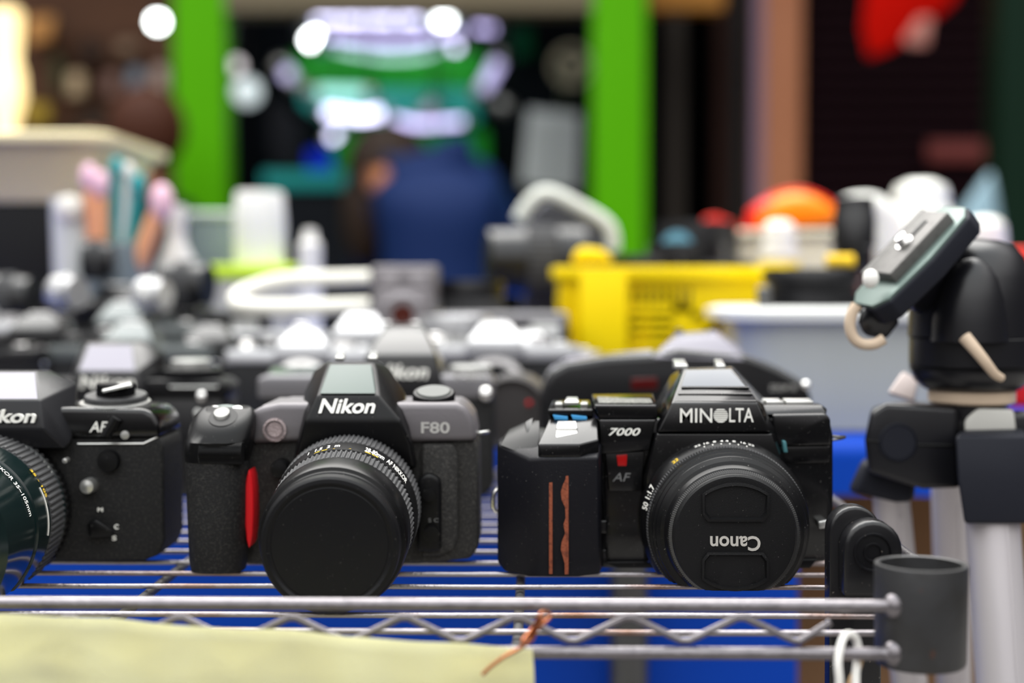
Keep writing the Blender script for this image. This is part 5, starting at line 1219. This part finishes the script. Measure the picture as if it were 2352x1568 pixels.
for k in range(9): 
    hull([tuple(pp(x,y,4.615+d)) for x,y in ((1222,285+k*15),(1320-12*(k%3),288+k*15),(1320-12*(k%3),291+k*15),(1222,288+k*15)) for d in (0,0.004)],0,1,b)
fin('printed_lines', b, mat('grey_print',(0.38,0.4,0.4),0.7), po)
fin('stand', tube([pp(1265,430,4.65),Vector((pp(1265,430,4.65).x,4.65,0))],0.012,8), SATIN, po)
fa = thing('wall_fan','round beige fan on the shop wall beside the right green post','fan',tuple(pp(1312,155,5.3)))
c = pp(1312,150,5.3)
fin('guard_ring', lathe(c,c+Vector((0,1,0)),[(0,0.055),(0,0.072),(0.03,0.072),(0.03,0.055),(0,0.055)],40), mat('beige_fan_plastic',(0.35,0.32,0.22),0.5), fa)
fin('hub', lathe(c,c+Vector((0,1,0)),[(0,0),(0,0.025),(1.3,0.02),(1.3,0)],24), MATS['beige_fan_plastic'], fa)
for k in range(3):
    a=2*PI*k/3+0.4; b=hull([c+Vector((math.cos(a+da)*r_,0.01+dd,math.sin(a+da)*r_)) for da,r_ in ((-0.3,0.02),(0.3,0.02),(-0.35,0.058),(0.35,0.058)) for dd in (0,0.004)],0.001,1)
    fin('blade', b, MATS['beige_fan_plastic'], fa)
wl('apron','dark green apron hanging on the shop back wall, upper right','apron',hull([tuple(pp(x,y,6.3)) for x,y in ((1180,60),(1220,55),(1228,130),(1175,135))]+[tuple(pp(x,y,6.6)) for x,y in ((1180,60),(1220,55),(1228,130),(1175,135))],0.01),mat('dark_green_cloth',(0.0,0.10,0.035),0.7))
# lamps
def lamp(label,px,py,Y,r_,m_,cord=True):
    t = thing('pendant_lamp',label,'lamp',tuple(pp(px,py,Y))); fin('bulb', ball(pp(px,py,Y),r_), m_, t)
    p=pp(px,py,Y); fin('cord', tube([p+Vector((0,0,r_)),Vector((p.x,p.y,3.02))],0.004,6), SATIN, t); fin('socket', lathe(p+Vector((0,0,r_*1.6)),p,[(0,0),(0,r_*0.5),(r_*0.9,r_*0.6)],12), SATIN, t)
lamp('round white lamp glowing left of the left green post',362,50,4.8,0.022,mat('lamp_white',(0.9,0.9,0.9),0.4,emit=(0.95,1.0,0.98),es=12))
lamp('pale lamp just right of the left green post, upper',541,150,4.6,0.022,mat('lamp_pale',(0.8,0.8,0.8),0.4,emit=(0.85,0.78,0.8),es=1.2))
lamp('pale bluish lamp just right of the left green post, lower',568,210,5.0,0.045,mat('lamp_cool',(0.7,0.75,0.75),0.4,emit=(0.6,0.7,0.72),es=0.8))
WARM=mat('lamp_warm',(0.9,0.8,0.55),0.5,emit=(1.0,0.72,0.30),es=1.5)
for i,(x_,y_,r_) in enumerate(((18,60,0.045),(22,130,0.04),(14,200,0.06),(30,215,0.04),(20,285,0.035))):
    pass
wlm = thing('paper_lantern','tall warm glowing paper lantern at the upper left edge','lantern',tuple(pp(12,190,4.6)))
rings=[]
for y_,r_ in ((18,20),(28,36),(80,34),(140,30),(170,40),(225,44),(245,36),(290,26),(330,24)):
    c=pp(12,y_,4.6); rings.append(ring3(c,mm(r_,4.6),mm(r_,4.6),20,2))
fin('shade', loftrings(rings), WARM, wlm, 60)
p=pp(12,18,4.6); fin('cord', tube([p,Vector((p.x,p.y,3.02))],0.004,6), SATIN, wlm)
WARM2=mat('warm_brown_fabric',(0.55,0.27,0.09),0.7)
gd = thing('hanging_bag','tan bag hanging on the brown wall beside the lantern','bag',tuple(pp(95,60,5.1)))
fin('bag_body', hull([tuple(pp(x,y,5.0+dy)) for x,y in ((60,40),(130,35),(118,95),(60,105)) for dy in (0,0.16)],0.02), WARM2, gd)
GW='small goods hung on the brown wall'
for x_,y_,w_,h_,col,lab in ((175,195,40,60,(0.5,0.38,0.24),'beige bag hung on the brown wall, left'),(255,195,36,60,(0.22,0.13,0.11),'dull brown bag hung on the brown wall, middle'),(312,185,36,60,(0.22,0.26,0.32),'slate-blue bag hung on the brown wall'),
     (368,185,38,70,(0.45,0.34,0.30),'pinkish bag hung on the brown wall, next to the green post'),(290,108,44,30,(0.28,0.19,0.13),'small brown pouch high on the brown wall'),(208,120,50,46,(0.04,0.025,0.02),'black bag high on the brown wall'),
     (85,262,60,50,(0.42,0.29,0.04),'mustard yellow bag above the cream basket'),(130,170,24,90,(0.06,0.07,0.035),'dark olive tube hung on the brown wall'),(380,264,32,22,(0.4,0.10,0.03),'rust-red pouch beside the left green post')):
    t=thing('hanging_bag',lab,'bag',tuple(pp(x_,y_,5.1)),GW)
    fin('bag_body', hull([tuple(pp(x_+sx_*w_/2,y_+sy_*h_/2,5.06+dy)) for sx_ in (-1,1) for sy_ in (-1,1) for dy in (0,0.15)],0.02), mat('bag_%d_%d'%(x_,y_),col,0.7), t)
    fin('strap', tube([pp(x_-w_/4,y_-h_/2,5.12),pp(x_,y_-h_/2-14,5.15),pp(x_+w_/4,y_-h_/2,5.12)],0.006,6), SATIN, t)

# ================================================================== people
def skin(name, nodes, edges, m, parent, sub=2):
    names=list(nodes); vs=[Vector(nodes[k][0])-ORG[parent.name] for k in names]; es=[(names.index(a),names.index(c)) for a,c in edges]
    me=bpy.data.meshes.new(name); me.from_pydata(vs,es,[]); me.materials.append(m)
    o=bpy.data.objects.new(name,me); COL.objects.link(o); o.parent=parent; ORG[o.name]=ORG[parent.name]
    o.modifiers.new('Skin','SKIN'); s_=o.modifiers.new('Subsurf','SUBSURF'); s_.levels=sub; s_.render_levels=sub
    for i,k in enumerate(names):
        r_=nodes[k][1]; me.skin_vertices[0].data[i].radius=(r_,r_) if not isinstance(r_,tuple) else r_
    me.skin_vertices[0].data[0].use_root=True
    # bake the grown surface so the object is a plain mesh
    bpy.context.view_layer.update(); dg=bpy.context.evaluated_depsgraph_get()
    me2=bpy.data.meshes.new_from_object(o.evaluated_get(dg)); o.modifiers.clear(); o.data=me2
    for p_ in me2.polygons: p_.use_smooth=True
    return o
SKINM=mat('skin',(0.48,0.22,0.13),0.5); HAIR=mat('dark_brown_hair',(0.025,0.014,0.009),0.6,bump=0.6,bscale=300)
def hand(nodes, edges, wrist, wn, d, side, s=1.0):
    d=Vector(d).normalized(); sd=Vector(side).normalized(); n=d.cross(sd)
    w_=Vector(wrist); palm=w_+d*0.05*s; nodes[wn+'_palm']=(palm,(0.03*s,0.016*s)); edges.append((wn,wn+'_palm'))
    return palm,d,sd,n
def fingers(name, palm,d,sd,n,m,parent):
    for k in range(5):
        if k<4:
            o_=palm+d*0.03+sd*(0.024-0.016*k); L_=(0.065,0.075,0.07,0.055)[k]
            pts=[o_-d*0.02,o_+d*L_*0.4+n*-0.008,o_+d*L_*0.75-n*0.022,o_+d*L_*0.95-n*0.038]
        else:
            o_=palm+sd*0.03; pts=[o_-sd*0.012,o_+sd*0.012+d*0.02,o_+sd*0.016+d*0.042-n*0.01]
        fin('thumb' if k==4 else 'finger', tube(smoothpath(pts,4),[0.0088]*(4*(len(pts)-1)+1),10), m, parent, 60)
PY=4.0
def Q(px,py,dy=0): return pp(px,py,PY+dy)
pe = thing('person','person in a navy blue jacket, seated with bent head, back to the camera','person',(Q(1000,600).x,PY,0))
hip=Vector((Q(1010,650).x,PY+0.02,0.60)); 
nd={'pelvis':(hip,0.115),'waist':(Q(1010,560,0.03),0.115),'chest':(Q(1000,480,0.06),0.14),'neck':(Q(935,425,0.10),0.045),'head_base':(Q(905,400,0.09),0.07),
 'shR':(Q(1120,455,0.08),0.062),'elR':(Q(1150,600,0.16),0.045),'wrR':(Q(1040,640,0.42),0.028),
 'shL':(Q(895,480,0.12),0.045),'elL':(Q(850,600,0.22),0.045),'wrL':(Q(930,640,0.46),0.028),
 'hpR':(hip+Vector((0.10,0.05,-0.02)),0.095),'knR':(hip+Vector((0.17,0.46,0.02)),0.062),'anR':(hip+Vector((0.15,0.40,-0.50)),0.04),'toR':(hip+Vector((0.17,0.56,-0.565)),0.035),
 'hpL':(hip+Vector((-0.10,0.05,-0.02)),0.095),'knL':(hip+Vector((-0.17,0.46,0.02)),0.062),'anL':(hip+Vector((-0.15,0.40,-0.50)),0.04),'toL':(hip+Vector((-0.17,0.56,-0.565)),0.035)}
ed=[('pelvis','waist'),('waist','chest'),('chest','neck'),('neck','head_base'),('chest','shR'),('shR','elR'),('elR','wrR'),('chest','shL'),('shL','elL'),('elL','wrL'),
 ('pelvis','hpR'),('hpR','knR'),('knR','anR'),('anR','toR'),('pelvis','hpL'),('hpL','knL'),('knL','anL'),('anL','toL')]
pR=hand(nd,ed,nd['wrR'][0],'wrR',(-0.3,1,-0.2),(-1,-0.3,0)); pL=hand(nd,ed,nd['wrL'][0],'wrL',(0.3,1,-0.2),(1,-0.3,0))
bdy=skin('body',nd,ed,SKINM,pe)
hc=Q(885,402,0.10)
fin('head', ball(hc,0.098,sc=(0.86,1.0,1.14)), SKINM, pe)
fin('nose', ball(hc+Vector((-0.075,0.05,-0.02)),0.016), SKINM, pe)
fin('ear', ball(Q(882,413,-0.005),0.034,sc=(0.8,0.4,1.1)), mat('ear_skin',(0.62,0.24,0.10),0.5), pe)
b=ball(hc+Vector((0.01,0.0,0.02)),0.118,sc=(0.98,0.98,1.06)); b=ball(hc+Vector((-0.055,-0.01,-0.10)),0.085,b,sc=(0.75,0.8,1.7)); b=ball(hc+Vector((0.05,-0.04,0.0)),0.08,b,sc=(0.9,0.8,1.2))
bmesh.ops.delete(b, geom=[v for v in b.verts if (v.co-(Q(882,413,-0.02))).length<0.035 and v.co.y<hc.y-0.05], context='VERTS')
fin('hair', b, HAIR, pe, 60)
NAVY=mat('navy_padded_nylon',(0.004,0.018,0.085),0.65,bump=0.6,bscale=25)
jn={'jx':(hip+Vector((0,-0.02,-0.06)),0.15),'jb':(hip+Vector((0,-0.01,0.06)),0.175),'j0':(Q(1005,615,0.03),0.165),'j1':(Q(1010,545,0.03),0.175),'j2':(Q(1005,480,0.05),0.175),'j3':(Q(990,430,0.07),0.12),'j4':(Q(955,418,0.08),0.08),
 'a1':(Q(1110,455,0.08),0.088),'a2':(Q(1150,530,0.1),0.08),'a3':(Q(1155,605,0.18),0.07),'a4':(Q(1060,640,0.38),0.05),
 'b1':(Q(892,480,0.10),0.105),'b2':(Q(858,540,0.16),0.075),'b3':(Q(850,605,0.22),0.068),'b4':(Q(920,640,0.42),0.05)}
skin('jacket',jn,[('jx','jb'),('jb','j0'),('j0','j1'),('j1','j2'),('j2','j3'),('j3','j4'),('j2','a1'),('a1','a2'),('a2','a3'),('a3','a4'),('j2','b1'),('b1','b2'),('b2','b3'),('b3','b4')],NAVY,pe)
skin('hood',{'h0':(Q(1000,405,0.0),0.085),'h1':(Q(1050,390,0.03),0.07),'h2':(Q(950,425,0.03),0.07)},[('h0','h1'),('h0','h2')],NAVY,pe)
tn={'t0':(hip,0.15)}
for s_,n_ in ((1,'R'),(-1,'L')):
    tn['u'+n_]=(nd['hp'+n_][0],0.105); tn['k'+n_]=(nd['kn'+n_][0],0.075); tn['c'+n_]=(nd['an'+n_][0]+Vector((0,0,0.03)),0.058)
skin('trousers',tn,[('t0','uR'),('uR','kR'),('kR','cR'),('t0','uL'),('uL','kL'),('kL','cL')],mat('black_trousers',(0.015,0.015,0.018),0.7),pe)
for n_ in 'RL':
    a_=nd['an'+n_][0]; t_=nd['to'+n_][0]
    fin('shoe', hull([(x,y,z) for x in (a_.x-0.04,a_.x+0.05) for y,z in ((a_.y-0.06,0.0),(a_.y-0.06,0.09),(t_.y+0.06,0.0),(t_.y+0.05,0.045),(a_.y+0.05,0.10))],0.01,2), SATIN, pe)
fingers('hand',*pR,SKINM,pe); fingers('hand',*pL,SKINM,pe)
so = thing('stool','low stool under the seated person in navy','stool',(hip.x,PY+0.02,0))
fin('seat', lathe((hip.x,PY+0.02,0.418),(hip.x,PY+0.02,0),[(0,0),(0,0.16),(0.035,0.165),(0.035,0)],32), SATIN, so)
for k in range(4):
    a=PI/4+k*PI/2; fin('leg', tube([(hip.x+0.1*math.cos(a),PY+0.02+0.1*math.sin(a),0.40),(hip.x+0.16*math.cos(a),PY+0.02+0.16*math.sin(a),0.0)],0.012,8), STEELD, so)
# bits near the person
kr = thing('hanging_sphere','grey-white ornament hanging on a cord above the seated person','sphere',tuple(pp(1002,362,4.5)))
fin('ball', ball(pp(1002,362,4.5),0.030), mat('grey_sphere',(0.5,0.5,0.5),0.9), kr)  # pale disc built as a ball; its cord is added
fin('cord', tube([pp(1002,350,4.5),Vector((pp(1002,350,4.5).x,4.5,3.01))],0.003,6), SATIN, kr)
# second person, at left, dark clothes
def standing(label, px, py_head, Y, coat, hair, turn=1):
    c=pp(px,py_head,Y); t=thing('person',label,'person',(c.x,Y,0)); H_=c.z
    hh=H_-0.23; 
    def J(x,y,z): return Vector((c.x+x,Y+y,z))
    sh_=H_-0.30; hp=H_*0.52
    nd={'pelvis':(J(0,0,hp),0.11),'waist':(J(0,0,hp+0.18),0.11),'chest':(J(0,0,sh_-0.08),0.14),'neck':(J(0,0,sh_+0.06),0.05),'hb':(J(0,0,sh_+0.12),0.06)}
    ed=[('pelvis','waist'),('waist','chest'),('chest','neck'),('neck','hb')]
    for s_,n_ in ((1,'R'),(-1,'L')):
        nd['s'+n_]=(J(s_*0.17,0,sh_-0.02),0.06); nd['e'+n_]=(J(s_*0.22,-0.03,sh_-0.3),0.042); nd['w'+n_]=(J(s_*0.15,-0.20,sh_-0.42),0.027)
        nd['h'+n_]=(J(s_*0.09,0,hp-0.05),0.09); nd['k'+n_]=(J(s_*0.10,-0.02,hp*0.52),0.06); nd['a'+n_]=(J(s_*0.11,0.02,0.09),0.04); nd['t'+n_]=(J(s_*0.13,-0.13,0.04),0.034)
        ed+= [('chest','s'+n_),('s'+n_,'e'+n_),('e'+n_,'w'+n_),('pelvis','h'+n_),('h'+n_,'k'+n_),('k'+n_,'a'+n_),('a'+n_,'t'+n_)]
    hs=[hand(nd,ed,nd['w'+n_][0],'w'+n_,(-s_*0.3,-1,0.1),(-s_,-0.2,0)) for s_,n_ in ((1,'R'),(-1,'L'))]
    skin('body',nd,ed,SKINM,t)
    for q in hs: fingers('hand',*q,SKINM,t)
    hd_=J(0,0,H_-0.11)
    fin('head', ball(hd_,0.095,sc=(0.84,1.0,1.18)), SKINM, t)
    fin('nose', ball(hd_+Vector((turn*0.03,-0.095,-0.01)),0.016,sc=(0.8,1,1.2)), SKINM, t)
    for s_ in (-1,1): fin('ear', ball(hd_+Vector((s_*0.083,0.0,-0.01)),0.024,sc=(0.4,0.8,1.1)), SKINM, t); fin('eye', ball(hd_+Vector((s_*0.032,-0.085,0.012)),0.010), SATIN, t)
    fin('mouth', ball(hd_+Vector((0,-0.088,-0.05)),0.016,sc=(1.3,0.4,0.4)), mat('lips',(0.4,0.12,0.1),0.5), t)
    b=ball(hd_+Vector((0,0.018,0.028)),0.108,sc=(0.92,0.98,1.1)); fin('hair', b, hair, t, 60)
    jn={'jx':(J(0,0,hp-0.10),0.165),'j0':(J(0,0,hp+0.03),0.165),'j1':(J(0,0,hp+0.2),0.155),'j2':(J(0,0,sh_-0.08),0.165),'j3':(J(0,0,sh_+0.04),0.085)}; je=[('jx','j0'),('j0','j1'),('j1','j2'),('j2','j3')]
    tn={'t0':(J(0,0,hp),0.145)}; te=[]
    for s_,n_ in ((1,'R'),(-1,'L')):
        jn['a'+n_]=(nd['s'+n_][0],0.08); jn['b'+n_]=(nd['e'+n_][0],0.062); jn['c'+n_]=(nd['w'+n_][0],0.042); je+=[('j2','a'+n_),('a'+n_,'b'+n_),('b'+n_,'c'+n_)]
        tn['u'+n_]=(nd['h'+n_][0],0.1); tn['k'+n_]=(nd['k'+n_][0],0.072); tn['c'+n_]=(nd['a'+n_][0]+Vector((0,0,0.03)),0.056); te+=[('t0','u'+n_),('u'+n_,'k'+n_),('k'+n_,'c'+n_)]
        a_=nd['a'+n_][0]; fin('shoe', hull([(a_.x+x,a_.y+y,z) for x in (-0.045,0.045) for y,z in ((0.06,0),(0.06,0.08),(-0.2,0),(-0.19,0.04),(-0.05,0.1))],0.01,2), SATIN, t)
    skin('jacket',jn,je,coat,t); skin('trousers',tn,te,MATS['black_trousers'],t)
    return t
standing('person in dark clothes standing left of the left green post',322,226,4.0,mat('black_brown_coat',(0.012,0.008,0.007),0.7),mat('auburn_hair',(0.06,0.018,0.008),0.6)).rotation_euler.z = math.radians(-105)
standing('person in dark clothes with a pinkish face, further left by the brown wall',225,262,4.95,mat('dark_brown_coat',(0.025,0.012,0.010),0.7),HAIR)
